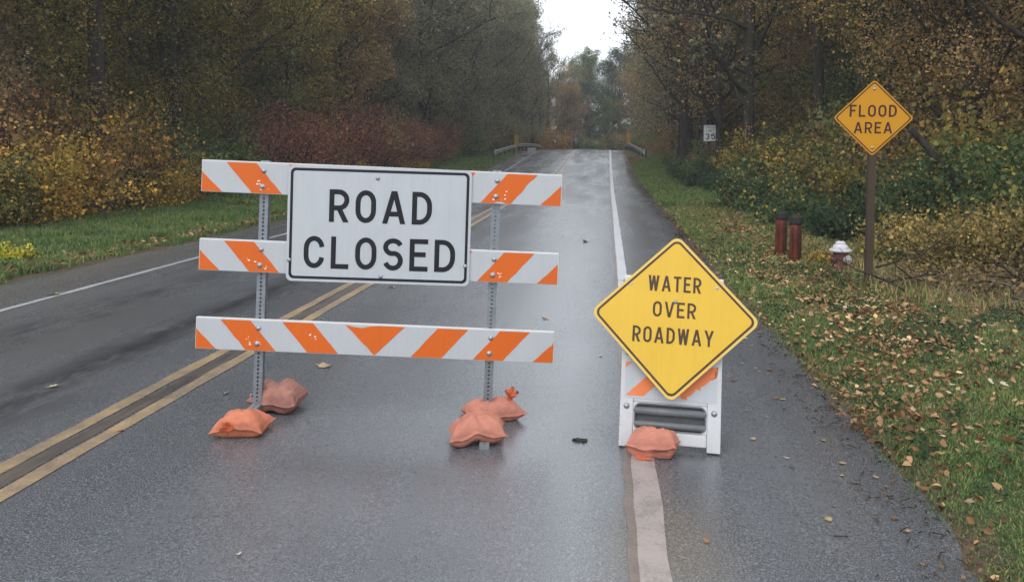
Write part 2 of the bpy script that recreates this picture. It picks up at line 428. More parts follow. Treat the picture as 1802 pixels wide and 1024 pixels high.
M_sign_y2 = worn_mat('faded_amber_face', (.43, .195, .003), (.5, .22, .01), .45, 3, .3, bump=.03)
M_ink = worn_mat('dark_brown_ink', (.040, .018, .006), (.09, .045, .012), .45, 30, .5, bump=.05)
M_ink2 = worn_mat('maroon_ink', (.028, .007, .006), (.08, .02, .012), .5, 30, .4, bump=.05)
M_plastic = worn_mat('white_plastic', (.46, .46, .465), (.33, .31, .29), .42, 7, .6, bump=.06)
M_plas_o = worn_mat('faded_orange_sheet', (.60, .15, .04), (.62, .25, .12), .45, 8, .5, bump=.06)
M_plas_g = worn_mat('grey_plastic', (.13, .135, .14), (.05, .05, .055), .32, 6, .7, bump=.05)
M_plas_d = worn_mat('dark_grey_plastic', (.07, .072, .075), (.03, .03, .03), .4, 6, .6)
M_wood = worn_mat('brown_painted_post', (.050, .032, .019), (.026, .018, .012), .7, 5, .7, bump=.3)
t = NT('rusty_red_paint'); o = t.coord()
v1 = t.noise(t.scale(o, (9, 9, 1.2)), 1.6, 5, .7); v2 = t.noise(o, 16, 5, .7)
c = t.mix(t.ramp(v1, [(.42, 0), (.56, 1)]), (.135, .022, .010), (.028, .013, .010)); c = t.mix(t.ramp(v2, [(.58, 0), (.68, .8)]), c, (.16, .07, .035))
M_redpipe = t.bsdf(c, .8, bump=t.bump(v2, .4, .006), spec=.15)
M_pipetop = worn_mat('blackened_pipe_top', (.011, .011, .010), (.05, .05, .047), .85, 22, .7, bump=.3)
M_hyd_w = worn_mat('white_enamel', (.50, .495, .50), (.22, .17, .15), .5, 14, .6)
M_hyd_r = worn_mat('faded_maroon_enamel', (.12, .046, .034), (.055, .03, .02), .55, 9, .7)
M_rail = worn_mat('weathered_guardrail', (.40, .40, .37), (.17, .16, .13), .5, 3, .6, metal=.3)
M_green = worn_mat('green_sign_face', (.02, .16, .10), (.02, .10, .07), .4)
M_conc = worn_mat('weathered_concrete', (.30, .29, .28), (.14, .13, .12), .8, 5, .6)

def bag_mat(name, a_, b_):
    t = NT(name); o = t.coord()
    n1 = t.noise(o, 9, 5, .65); 
    wv = t.n('ShaderNodeTexWave', wave_type='BANDS', bands_direction='X'); t.l(o, wv.inputs[0]); wv.inputs['Scale'].default_value = 95; wv.inputs['Distortion'].default_value = .6
    wv2 = t.n('ShaderNodeTexWave', wave_type='BANDS', bands_direction='Y'); t.l(o, wv2.inputs[0]); wv2.inputs['Scale'].default_value = 95; wv2.inputs['Distortion'].default_value = .6
    c = t.mix(t.ramp(n1, [(.32, 0), (.68, 1)]), a_, b_)
    c = t.mix(t.ramp(t.noise(o, 5.5, 6, .72), [(.54, 0), (.70, .55)]), c, tuple(k * .38 for k in b_))
    c = t.mix(t.ramp(t.noise(o, 60, 3, .7), [(.60, 0), (.72, .35)]), c, (.12, .09, .075))
    h = t.math('ADD', t.math('MULTIPLY', t.math('ADD', wv.outputs[1], wv2.outputs[1]), .12), t.noise(o, 22, 5, .65))
    return t.bsdf(c, .6, bump=t.bump(h, .55, .012), spec=.3, transl=.06)
M_bag = bag_mat('salmon_woven_sack', (.50, .195, .130), (.36, .135, .092))
M_bag2 = bag_mat('dusty_salmon_sack', (.37, .165, .122), (.22, .092, .070))
M_bag3 = bag_mat('orange_woven_sack', (.56, .185, .098), (.40, .125, .066))
M_knot = bag_mat('bright_orange_tie', (.60, .125, .04), (.45, .09, .035))

# ------------------------------------------------------------------ ground, road, markings
xs = np.concatenate([[-260, -180, -110, -75, -55, -42, -34], np.arange(-28, -13, 1.0), np.arange(-13, -8.2, .4), [-8.1, -7.97, -7.8, -7.4, -5, -3, -1, 1.0, 1.4, 1.62, 1.75],
                     np.arange(2, 9, .35), np.arange(9, 24, 1.0), [28, 36, 48, 65, 90, 140, 240]])
ys = np.concatenate([[-80, -40, -20, -12], np.arange(-8, 60, .5), np.arange(60, 130, 1.5), [135, 145, 160, 190, 240, 300]])
X, Y = np.meshgrid(xs, ys); Z = ground_z(X, Y)
nx, ny = len(xs), len(ys)
idx = np.arange(nx * ny).reshape(ny, nx)
F = np.stack([idx[:-1, :-1], idx[:-1, 1:], idx[1:, 1:], idx[1:, :-1]], -1).reshape(-1, 4)
gr = np.clip(np.where(X > 0, 1 - sstep(2.6, 4.6, X + .5 * hnoise(X, Y)), 1 - sstep(11.6, 12.8, -X)), 0, 1)
gr = gr * np.where(X > 0, sstep(1.55, 2.1, X + .25 * hnoise(X * 2, Y * 2)), sstep(7.9, 8.7, -X))
tint = np.stack([gr, gr * 0, gr * 0, gr * 0 + 1], -1).reshape(-1, 4)
ground = link('ground', mesh_np('ground', np.stack([X, Y, Z], -1).reshape(-1, 3), [F], tint, True), M_ground)
tag(ground, 'leaf-strewn grassy verges and woodland floor beside the road', kind='structure')

ys2 = np.concatenate([np.arange(-10, 40, .14), np.arange(40, 118, .5)])
cols = np.concatenate([[0, .012, .05], np.linspace(.1, .9, 30), [.95, .988, 1]])
el = XL + .10 * np.array([mnoise.noise((0.3, y * .9, 1)) for y in ys2]) + .06 * np.array([mnoise.noise((5.3, y * 4, 1)) for y in ys2]) 
er = XR + .16 * np.array([mnoise.noise((9.3, y * .35, 2)) for y in ys2]) + .10 * np.array([mnoise.noise((2.3, y * 1.7, 3)) for y in ys2]) + .10 * np.array([mnoise.noise((7.1, y * 5, 4)) for y in ys2])
er += .09 * np.array([mnoise.noise((3.7, y * 2.3, 8)) for y in ys2]); er += .10 * sstep(2, 8, 12 - np.abs(ys2 - 6))
X = el[:, None] + (er - el)[:, None] * cols[None]; Y = np.repeat(ys2[:, None], len(cols), 1); Z = road_z(X, Y) + .03
Z[:, 0] -= .09; Z[:, -1] -= .09; Z[:, 1] -= .012; Z[:, -2] -= .012
nx, ny = len(cols), len(ys2); idx = np.arange(nx * ny).reshape(ny, nx)
F = np.stack([idx[:-1, :-1], idx[:-1, 1:], idx[1:, 1:], idx[1:, :-1]], -1).reshape(-1, 4)
road = link('road', mesh_np('road', np.stack([X, Y, Z], -1).reshape(-1, 3), [F], None, True), M_road)
tag(road, 'wet grey two-lane asphalt road rising to a crest', kind='structure')
def roadtop(x, y): return rz(x, y) + .03

def strip(name, x0, width, mat, label, y0=-6, y1=100, dz=.004, wob=.012, seed=0):
    yy = np.concatenate([np.arange(y0, min(30, y1), .25), np.arange(30, y1, .8)])
    a = np.array([mnoise.noise((seed + .5, y * 3.1, 0)) for y in yy]) * wob; b = np.array([mnoise.noise((seed + 4.5, y * 3.1, 0)) for y in yy]) * wob
    cl = np.array([mnoise.noise((seed + 9.5, y * .05, 0)) for y in yy]) * .02
    X = np.stack([x0 - width / 2 + a + cl, x0 + 0 * a + cl, x0 + width / 2 + b + cl], 1); Y = np.repeat(yy[:, None], 3, 1)
    Z = road_z(X, Y) + .03 + dz
    n = len(yy); idx = np.arange(n * 3).reshape(n, 3)
    F = np.stack([idx[:-1, :-1], idx[:-1, 1:], idx[1:, 1:], idx[1:, :-1]], -1).reshape(-1, 4)
    return tag(link(name, mesh_np(name, np.stack([X, Y, Z], -1).reshape(-1, 3), [F], None, True), mat), label, kind='structure')
strip('yellow_line', -2.935, .105, M_yellow, 'worn yellow centre stripe nearer the camera side', seed=1)
strip('yellow_line', -3.185, .105, M_yellow, 'worn yellow centre stripe on the far lane side', seed=1)
strip('centre_groove', -3.062, .11, M_groove, 'dark grooved strip between the two yellow stripes', dz=.0025, seed=1, wob=.03)
strip('edge_line', .20, .13, M_pink, 'worn pinkish near stretch of the right edge line under the folding barricade', y1=5.4, seed=2)
strip('edge_line', .20, .13, M_white, 'whiter far stretch of the right edge line', y0=5.45, seed=2)  # same line continued in a whiter colour past the folding barricade
strip('old_line', .118, .05, M_ghost, 'brown ghost of an older stripe beside the right edge line', seed=2, dz=.003, wob=.02)
strip('edge_line', -6.54, .10, M_white2, 'white edge stripe along the left lane', seed=3)

# ------------------------------------------------------------------ damp air
bm = bmesh.new(); add_box(bm, (0, 105, 12.5), (530, 400, 29)); hz_ = bm_obj('haze', bm, None)
hm = bpy.data.materials.new('damp_air'); hm.use_nodes = True; ht = hm.node_tree; ht.nodes.clear()
ho = ht.nodes.new('ShaderNodeOutputMaterial'); hv_ = ht.nodes.new('ShaderNodeVolumePrincipled'); hv_.inputs['Density'].default_value = .0009; hv_.inputs['Color'].default_value = (.95, .97, 1, 1)
ht.links.new(hv_.outputs[0], ho.inputs['Volume']); hz_.data.materials.append(hm)
tag(hz_, 'thin damp autumn haze filling the road corridor', kind='stuff')

# ------------------------------------------------------------------ trees and shrubs
def tubes(polys, sides):
    """polys: list of (pts (n,3), radii (n,)) -> V, F"""
    V, F, base = [], [], 0
    for (P, r), k in zip(polys, sides):
        n = len(P); d = np.gradient(P, axis=0); d /= np.linalg.norm(d, axis=1, keepdims=True) + 1e-9
        ref = np.where(np.abs(d[:, 2:3]) > .9, np.array([[1., 0, 0]]), np.array([[0, 0, 1.]]))
        u = np.cross(d, ref); u /= np.linalg.norm(u, axis=1, keepdims=True) + 1e-9
        v = np.cross(d, u); a = np.arange(k) * 2 * np.pi / k
        ring = P[:, None] + r[:, None, None] * (u[:, None] * np.cos(a)[None, :, None] + v[:, None] * np.sin(a)[None, :, None])
        V.append(ring.reshape(-1, 3)); idx = base + np.arange(n * k).reshape(n, k)
        F.append(np.stack([idx[:-1], np.roll(idx[:-1], -1, 1), np.roll(idx[1:], -1, 1), idx[1:]], -1).reshape(-1, 4)); base += n * k
    return np.concatenate(V), np.concatenate(F)

def leaves(P, size, g, up=.35, fold=.22, clump=None):
    """one folded four-cornered leaf per point; returns V, F, tint"""
    n = len(P)
    nrm = g.normal(size=(n, 3)); nrm[:, 2] += up; nrm /= np.linalg.norm(nrm, axis=1, keepdims=True)
    a = np.cross(nrm, g.normal(size=(n, 3))); a /= np.linalg.norm(a, axis=1, keepdims=True) + 1e-9
    b = np.cross(nrm, a); s = size * np.clip(np.exp(g.normal(0, .32, (n, 1))), .45, 1.55)
    V = np.stack([P - a * s * .5, P + b * s * .36 + nrm * s * fold, P + a * s * .5, P - b * s * .36 + nrm * s * fold * .6], 1).reshape(-1, 3)
    F = np.arange(n * 4).reshape(n, 4)
    hue = np.clip((clump if clump is not None else .5) + g.normal(0, .2, n), 0, 1)
    T = np.stack([hue, g.uniform(0, 1, n), g.uniform(0, 1, n), np.ones(n)], 1)
    return V, F, np.repeat(T, 4, 0)

def leaves6(P, size, g, up=2.0, clump=None):
    """ovate curled leaf: two quads either side of a midrib"""
    n = len(P); nrm = g.normal(size=(n, 3)); nrm[:, 2] += up; nrm /= np.linalg.norm(nrm, axis=1, keepdims=True)
    a = np.cross(nrm, g.normal(size=(n, 3))); a /= np.linalg.norm(a, axis=1, keepdims=True) + 1e-9; b = np.cross(nrm, a)
    s = size * np.clip(np.exp(g.normal(0, .40, (n, 1))), .4, 1.7); cu = g.normal(.12, .16, (n, 1)); ti = g.normal(.05, .2, (n, 1)); wd = g.uniform(.65, 1.25, (n, 1))
    pt = lambda x, y, z: P + s * (a * x + b * y * wd + nrm * z)
    V = np.stack([pt(-.5, 0, 0), pt(-.18, .30, cu), pt(.20, .25, cu * 1.1 + ti * .5), pt(.5, .04, ti), pt(.16, -.27, cu + ti * .4), pt(-.2, -.31, cu * .8)], 1).reshape(-1, 3)
    i = np.arange(n)[:, None] * 6
    F = np.concatenate([i + np.array([[0, 3, 2, 1]]), i + np.array([[0, 5, 4, 3]])])
    hue = np.clip((clump if clump is not None else .5) + g.normal(0, .22, n), 0, 1)
    return V, F, np.repeat(np.stack([hue, g.uniform(0, 1, n), hue * 0, hue * 0 + 1], 1), 6, 0)

def curve(p0, d, L, n, g, bend=.2, lift=.15):
    d = np.array(d, float) / np.linalg.norm(d); P = [np.array(p0, float)]
    for _ in range(n - 1):
        d = d + g.normal(0, bend, 3) / math.sqrt(n) + np.array([0, 0, lift / n]); d /= np.linalg.norm(d)
        P.append(P[-1] + d * L / (n - 1))
    return np.array(P)

def build_tree(name, seed, H, r0, spread, nleaf, size, lean=0, first=.18, shape='round', twigs=True, nl=26):
    g = np.random.default_rng(seed); polys, sides, tips, tw = [], [], [], []
    n = 12; z = np.linspace(0, 1, n)
    ph = g.uniform(0, 6.28, 2)
    T = np.stack([lean * H * z ** 1.4 + .018 * H * np.sin(z * 5 + ph[0]) * z, .018 * H * np.sin(z * 4.2 + ph[1]) * z, z * H * .96 - .3], 1)
    rad = r0 * ((1 - z) ** .85 * .95 + .05) * (1 + .5 * np.exp(-z * 30))
    polys.append((T, rad)); sides.append(9)
    for i in range(nl):
        tt = first + (1 - first) * (i + g.uniform(0, 1)) / nl * .97
        p = np.array([np.interp(tt, z, T[:, k]) for k in range(3)]); rr = np.interp(tt, z, rad)
        az = i * 2.4 + g.uniform(-.6, .6); el = g.uniform(.15, .75) + .45 * tt
        if shape == 'round': ln = spread * (math.sin(math.pi * min(1, .16 + .80 * (tt - first) / (1 - first))) ** .7) * g.uniform(.65, 1.15)
        else: ln = spread * (1.05 - .75 * (tt - first) / (1 - first)) * g.uniform(.6, 1.15)
        L = curve(p, (math.cos(az) * math.cos(el), math.sin(az) * math.cos(el), math.sin(el)), ln, 7, g, .35, .35)
        polys.append((L, min(rr * .6, .012 + .022 * ln) * np.linspace(1, .22, 7))); sides.append(5)
        for j in range(7):
            q = g.uniform(.2, 1); k = q * 6; k0 = min(int(k), 5); pp = L[k0] + (L[k0 + 1] - L[k0]) * (k - k0)
            dd = (L[k0 + 1] - L[k0]); dd = dd / np.linalg.norm(dd) + g.normal(0, .65, 3); dd[2] += .25
            S = curve(pp, dd, ln * g.uniform(.22, .5), 5, g, .45, .2)
            polys.append((S, (.006 + .006 * ln) * np.linspace(1, .3, 5))); sides.append(3); tips.append(S)
            if twigs:
                for m in range(4):
                    k0 = g.integers(1, 5); d3 = (S[k0] - S[k0 - 1]); d3 = d3 / np.linalg.norm(d3) + g.normal(0, .7, 3)
                    W = curve(S[k0], d3, ln * g.uniform(.12, .3), 4, g, .5, .1)
                    polys.append((W, np.linspace(.010, .004, 4))); sides.append(3); tips.append(W)
    V, F = tubes(polys, sides); wood = mesh_np(name + '_trunk', V, [F], None, True)
    cr = None
    if nleaf:
        pick = g.integers(0, len(tips), nleaf)
        cent = np.array([tp[-1] for tp in tips])
        dens = g.uniform(.12, 1, len(tips)) ** 2.4
        pick = g.choice(len(tips), nleaf, p=dens / dens.sum())
        fr = g.uniform(.25, 1, nleaf)
        P = np.array([tips[a][min(int(f * len(tips[a])), len(tips[a]) - 1)] for a, f in zip(pick, fr)])
        P = P + g.normal(0, (.16 + .012 * H) if nleaf > 6000 else .06, (nleaf, 3)) * np.array([1, 1, .8])
        ch = g.uniform(.2, .8, len(tips))
        V, F, TT = leaves(P, size, g, clump=ch[pick])
        cr = mesh_np(name + '_crown', V, [F], TT)
    return wood, cr

def build_shrub(name, seed, H, W, nleaf, size, nst=16, hang=0, up=.35):
    g = np.random.default_rng(seed); polys, sides, tips = [], [], []
    for i in range(nst):
        az = g.uniform(0, 6.28); el = g.uniform(.55, 1.4); ln = H * g.uniform(.55, 1.1)
        L = curve((g.normal(0, W * .16), g.normal(0, W * .16), -.1), (math.cos(az) * math.cos(el) * W / H, math.sin(az) * math.cos(el) * W / H, math.sin(el)), ln, 7, g, .4, .1 - hang)
        polys.append((L, (.005 + .006 * H) * np.linspace(1, .3, 7))); sides.append(4); tips.append(L[2:])
        for j in range(7):
            k0 = g.integers(1, 6); dd = L[k0 + 1] - L[k0]; dd = dd / np.linalg.norm(dd) + g.normal(0, .8, 3)
            S = curve(L[k0], dd, ln * g.uniform(.18, .5), 5, g, .5, -.2); polys.append((S, np.linspace(.007, .003, 5))); sides.append(3); tips.append(S)
    V, F = tubes(polys, sides); V[:, 2] = np.maximum(V[:, 2], -.1); wood = mesh_np(name + '_stems', V, [F], None, True)
    ch = g.uniform(.15, .85, len(tips)); dens = g.uniform(.15, 1, len(tips)) ** 2; pick = g.choice(len(tips), nleaf, p=dens / dens.sum())
    P = np.array([tips[a][g.integers(0, len(tips[a]))] for a in pick]) + g.normal(0, .07 + .05 * H, (nleaf, 3)) * np.array([1.1, 1.1, .9])
    P[:, 2] = np.abs(P[:, 2]) + .02
    V, F, TT = leaves(P, size, g, up=up, clump=ch[pick]); V[:, 2] = np.maximum(V[:, 2], 0)
    return wood, mesh_np(name + '_foliage', V, [F], TT)

TV = {}
for k, args in dict(
    full0=dict(seed=1, H=17, r0=.24, spread=4.6, nleaf=32000, size=.125, first=.10, nl=32), full1=dict(seed=2, H=19, r0=.28, spread=5.0, nleaf=33000, size=.125, first=.12, nl=32, lean=.06),
    full2=dict(seed=3, H=15, r0=.20, spread=4.2, nleaf=29000, size=.12, first=.10, nl=30, lean=-.08), full3=dict(seed=4, H=18, r0=.25, spread=3.8, nleaf=32000, size=.125, shape='cone', first=.06, nl=36),
    low0=dict(seed=5, H=9, r0=.12, spread=3.4, nleaf=36000, size=.08, first=.06, nl=24), low1=dict(seed=6, H=11, r0=.14, spread=3.6, nleaf=38000, size=.08, first=.06, nl=26, lean=.1),
    thin0=dict(seed=7, H=18, r0=.22, spread=4.4, nleaf=13000, size=.115, nl=30), thin1=dict(seed=8, H=20, r0=.26, spread=4.8, nleaf=13000, size=.115, lean=-.05, nl=30),
    trunk0=dict(seed=12, H=18, r0=.19, spread=4.2, nleaf=22000, size=.08, first=.30, nl=26), trunk1=dict(seed=13, H=19, r0=.26, spread=4.6, nleaf=26000, size=.08, first=.26, nl=28, lean=.03),
    near0=dict(seed=14, H=12, r0=.13, spread=3.6, nleaf=60000, size=.066, first=.05, nl=34), near1=dict(seed=15, H=14, r0=.17, spread=4.0, nleaf=64000, size=.068, first=.08, nl=36, lean=-.06), near2=dict(seed=16, H=13, r0=.15, spread=3.4, nleaf=42000, size=.066, first=.14, nl=34, lean=.05),
    bare0=dict(seed=9, H=17, r0=.20, spread=5.2, nleaf=3200, size=.13, nl=32), bare1=dict(seed=10, H=15, r0=.10, spread=1.7, nleaf=150, size=.12, nl=24, first=.3),
).items():
    TV[k] = build_tree(k, **args)
_matcache = {}
def with_mat(me, mat):
    key = (me.name, mat.name)
    if key not in _matcache:
        if not len(me.materials): me.materials.append(mat); _matcache[key] = me
        else:
            c_ = me.copy(); c_.materials.clear(); c_.materials.append(mat); _matcache[key] = c_
    return _matcache[key]
LOOK = dict(olive='olive and yellow-brown', yellow='yellowing', green='dark green', brown='brown-leaved', grey='dull grey-green', rust='rust-red')
def tree(var, pal, x, y, s=1.0, rot=None, label=None, group=None, bark=None, tilt=0):
    rot = rng.uniform(0, 6.28) if rot is None else rot
    wood, cr = TV[var]
    o = thing('tree', label, 'tree', (x, y, gz(x, y)), rot, group); o.scale = (s, s, s * rng.uniform(.95, 1.06))
    if tilt: o.rotation_euler = (0, R(tilt), rot)
    link('trunk', with_mat(wood, bark or M_bark), None, o)
    if cr is not None: link('crown', with_mat(cr, LM[pal]), None, o)
    return o

SV = {}
for k, args in dict(
    tall0=dict(seed=21, H=2.7, W=2.6, nleaf=7000, size=.098), tall1=dict(seed=22, H=3.2, W=2.8, nleaf=8200, size=.095), tall2=dict(seed=23, H=2.2, W=2.4, nleaf=10000, size=.078),
    low0=dict(seed=24, H=1.1, W=1.9, nleaf=6500, size=.066, hang=.5), low1=dict(seed=25, H=.8, W=1.6, nleaf=5600, size=.066, hang=.6), low2=dict(seed=26, H=1.4, W=1.9, nleaf=7200, size=.068, hang=.3),
    fine0=dict(seed=27, H=3.3, W=3.0, nleaf=9500, size=.07, nst=40), fine1=dict(seed=28, H=2.8, W=2.8, nleaf=8500, size=.07, nst=36),
    bracken0=dict(seed=31, H=1.15, W=1.7, nleaf=7000, size=.055, nst=30, hang=.4), bracken1=dict(seed=32, H=.95, W=1.6, nleaf=6000, size=.06, nst=28, hang=.5),
    tiny0=dict(seed=29, H=.45, W=.7, nleaf=700, size=.06, nst=12, hang=.3),
).items():
    SV[k] = build_shrub(k, **args)
def shrub(var, pal, x, y, s=1.0, label=None, group=None, name='shrub', cat='shrub'):
    wood, fo = SV[var]; o = thing(name, label, cat, (x, y, gz(x, y)), rng.uniform(0, 6.28), group); o.scale = (s, s, s * rng.uniform(.9, 1.1))
    link('stems', with_mat(wood, M_bark), None, o); link('foliage', with_mat(fo, LM[pal]), None, o)
    return o

FULL = ['full0', 'full1', 'full2', 'full3', 'thin0']
ORD = 'first second third fourth fifth sixth seventh eighth ninth tenth eleventh twelfth thirteenth fourteenth fifteenth sixteenth seventeenth eighteenth nineteenth twentieth'.split()
def lab(pal, side, row, k):
    if row == 0 and k < 20: return f'{LOOK[pal]} tree, {ORD[k]} from the near end of the {side} wood edge', f'trees along the wood edge {side} of the road'
    return f'{LOOK[pal]} tree deeper in the wood {side} of the road', f'{LOOK[pal]} trees inside the wood {side}'
def pick(lst): return lst[int(rng.integers(0, len(lst)))]
# wood to the left
for row, (xr, y0, y1, stp) in enumerate([(-15.0, 15, 62, 3.6), (-18.0, 18, 88, 3.6), (-22, 22, 96, 4.0), (-28, 28, 104, 4.6), (-36, 36, 110, 7.5), (-46, 46, 120, 11)]):
    y = y0; k = 0
    while y < y1:
        yy = y + rng.uniform(-1.2, 1.2); xx = xr + rng.uniform(-1.2, 1.2)
        dd = yy * 13.5 / (-xx)
        if row > 1 and (abs(xx / yy + .40) < .035 or abs(xx / yy + .29) < .03): y += stp; continue      # chinks of sky through the wood
        pal = pick(['olive', 'yellow', 'olive', 'brown']) if dd < 19 else pick(['green', 'olive', 'olive']) if dd < 24 else pick(['green', 'green', 'olive']) if dd < 31 else pick(['brown', 'olive', 'brown']) if dd < 46 else pick(['grey', 'green', 'grey'])
        l, gq = lab(pal, 'left', row, k)
        v = pick(['near0', 'near1', 'near2', 'trunk0', 'near2']) if row < 2 and yy < 36 else pick(['low0', 'low1', 'full2', 'full0', 'full3']) if row == 0 else pick(['low0', 'trunk1', 'full3', 'full0', 'full1', 'trunk0']) if row < 3 else pick(FULL)
        tree(v, pal, xx, yy, rng.uniform(.85, 1.15), label=l, group=gq)
        y += stp; k += 1
for i, y in enumerate(np.arange(58, 104, 3.6)):      # the left side closes in on the road near the crest
    xx = -12.9 + .06 * (y - 60) + rng.uniform(-.7, .7)
    tree(pick(['full0', 'full1', 'full3', 'full2']), 'grey', xx, y, rng.uniform(.9, 1.15), label=f'{ORD[i]} tall grey-green tree in the row left of the road towards the crest', group='tall grey-green trees left of the crest')
# wood to the right
for row, (xr, y0, y1, stp) in enumerate([(8.6, 14.5, 70, 3.6), (11.5, 17, 90, 3.8), (15.5, 22, 96, 4.4), (21, 30, 104, 5), (28, 40, 110, 6), (37, 55, 115, 8)]):
    y = y0; k = 0
    while y < y1:
        yy = y + rng.uniform(-1.2, 1.2); xx = xr + rng.uniform(-1.0, 1.0)
        dd = yy * 8.0 / xx
        pal = pick(['olive', 'yellow', 'olive', 'brown']) if dd < 21 else pick(['olive', 'brown', 'green']) if dd < 34 else pick(['brown', 'brown', 'olive']) if dd < 52 else pick(['brown', 'grey'])
        l, gq = lab(pal, 'right', row, k)
        v = pick(['near0', 'near1', 'near2', 'trunk0', 'near2']) if row < 2 and yy < 36 else pick(['low0', 'low1', 'full2', 'full0', 'full3']) if row == 0 else pick(['low0', 'trunk1', 'full3', 'full0', 'full1', 'trunk0']) if row < 3 else pick(FULL)
        tree(v, pal, xx, yy, rng.uniform(.85, 1.15), label=l, group=gq)
        y += stp; k += 1
for i, y in enumerate(np.arange(38, 96, 4.6)):
    tree(pick(['bare0', 'bare0', 'thin0'] if i < 6 else ['thin1', 'thin0', 'full3']), pick(['brown', 'grey']), 5.05 + .002 * (y - 40) + rng.uniform(-.3, .5), y, rng.uniform(.9, 1.1), label=f'{ORD[i]} thinly leaved tree in the row right of the road towards the crest', group='bare-branched trees right of the crest')
for x, y, v, l in ((-13.9, 21.3, 'trunk1', 'dark-trunked olive tree standing behind the autumn bushes, nearest on the left'), (-14.1, 25.8, 'trunk0', 'slim dark-trunked tree above the right end of the autumn bushes'), (-14.6, 30.2, 'trunk1', 'thick dark-trunked tree above the left end of the top rail'),
                   (-14.2, 35.5, 'trunk0', 'dark-trunked tree behind the rust-red bushes, above the ROAD CLOSED sign'), (-14.6, 44, 'trunk1', 'dark-trunked tree rising at the middle of the rust-red bushes')):
    tree(v, 'olive' if y < 28 else 'brown', x, y, 1.0, label=l)
tree('trunk1', 'olive', 8.1, 25.2, 1.0, label='tree with a thick brown trunk right behind the FLOOD AREA sign')
tree('trunk0', 'brown', 9.6, 20.2, .9, label='slim dark-trunked tree right of the FLOOD AREA sign', tilt=5)
for x, y, v, sc_ in ((5.7, 34.5, 'bare0', 1.25), (5.2, 44, 'bare0', 1.3), (4.6, 50, 'thin1', 1.15)):
    tree(v, 'grey', x, y, sc_, label={34.5: 'bare tree at the right, nearest of those reaching over the road', 44: 'bare tree at the right, second of those reaching over the road', 50: 'thin-leaved tree at the right, third of those reaching over the road'}[y])
# trees closing the view beyond the crest, leaves darkened to offset open sky light
for row, (yr, st) in enumerate(((126, 3.8), (138, 4.6), (154, 5.5))):
    for x in np.arange(-44, 46, st):
        xx = x + rng.uniform(-1.3, 1.3); yy = yr + rng.uniform(-5, 5); xi = xx * 130 / yy
        hh = .66 if -12 < xi < -6.5 else .90 if -6.5 < xi < 3.5 else 1.05
        tree(pick(['full0', 'full1', 'full3']), pick(['bramble', 'green', 'brown', 'bramble']) if row == 0 else pick(['bramble', 'green', 'grey']), xx, yy, hh * rng.uniform(.88, 1.08), label='hazy tree standing beyond the crest of the road', group='trees beyond the crest')
for x in np.arange(-13, 12, 1.5):
    shrub(pick(['tall0', 'tall1']), pick(['brown', 'olive', 'green', 'bramble']), x + rng.uniform(-.5, .5), 113 + rng.uniform(-4, 4), rng.uniform(.55, .95), 'dim bush just beyond the crest of the road', 'dim bushes beyond the crest')
for x in np.arange(1.2, 9, 1.3):
    shrub(pick(['tall0', 'tall1']), pick(['bramble', 'brown', 'green']), x, 107 + rng.uniform(-2, 2), rng.uniform(1.0, 1.3), 'dark bush just beyond the right guardrail', 'dark bushes beyond the right guardrail')
for x in np.arange(-24, 28, 2.2):
    tree(pick(['low0', 'low1']), pick(['bramble', 'brown', 'green']), x + rng.uniform(-1.2, 1.2), 116 + rng.uniform(-5, 5), rng.uniform(.8, 1.1), label='low bushy tree just beyond the crest of the road', group='low trees beyond the crest')
for x, y, v, q in ((-7.6, 104, .78, 'shorter'), (-9.0, 98, .95, 'taller'), (-6.2, 116, .72, 'farthest')):
    tree('thin0', 'grey', x, y, v, label=f'{q} lacy thin tree at the left side of the sky gap, behind the left guardrail', group='lacy trees left of the sky gap')
tree('bare1', 'grey', -10.2, 121, 1.22, label='slender pale bare tree standing in the sky gap', bark=M_palebark)

# undergrowth, left
for i, y in enumerate(np.arange(14.2, 25.2, 1.0)):
    tree_x = -12.9 + rng.uniform(-.5, .4)
    shrub(pick(['tall0', 'tall1', 'tall2', 'low2']), ['orange', 'olive', 'orange', 'yellow', 'orange', 'brown', 'orange', 'yellow', 'olive', 'orange', 'green'][i], tree_x, y, rng.uniform(.7, 1.0), f'{ORD[i]} autumn bush from the left picture edge along the grass strip', 'autumn bushes along the left grass strip')
    shrub(pick(['tall0', 'tall1', 'fine1']), pick(['olive', 'orange', 'brown', 'yellow', 'rust']), tree_x - 2.0, y + .6, rng.uniform(.95, 1.25), 'brownish bush behind the autumn bushes on the left', 'brownish bushes behind the autumn bushes')
for y in (26.5, 28.2, 30.5):
    shrub(pick(['tall0', 'low2']), 'green', -13.4, y, 1.0, 'dark green bush between the orange and the red bushes', 'dark green bushes left of the barricade')
for i, y in enumerate(np.arange(31, 66, 2.3)):
    if i % 4 == 2: shrub(pick(['tall0', 'fine1']), pick(['brown', 'olive']), -13.0, y + 1.2, rng.uniform(.8, 1.05), 'olive-brown bush breaking the row of rust-red bushes', 'olive-brown bushes among the red ones')
    shrub(pick(['fine0', 'fine1']), 'rust', -13.3 + rng.uniform(-.6, .6), y, rng.uniform(.8, 1.3), f'{ORD[i]} rust-red bush from the left in the row behind the ROAD CLOSED sign', 'rust-red bushes left of the road')
    shrub(pick(['low0', 'low2']), pick(['olive', 'yellow', 'green']), -12.2 + rng.uniform(-.3, .3), y + 1, rng.uniform(.7, 1), 'low olive undergrowth bush in front of the rust-red bushes', 'low undergrowth before the red bushes')
for y in np.arange(66, 100, 3):
    shrub(pick(['tall0', 'tall1']), pick(['green', 'olive', 'grey']), -12 + .05 * (y - 66) + rng.uniform(-.6, .6), y, rng.uniform(.9, 1.2), 'green bush left of the road near the guardrail', 'green bushes near the left guardrail')
shrub('tall1', 'orange', -13.0, 72, 1.15, 'yellow-orange bush among dark trees left of the guardrail')
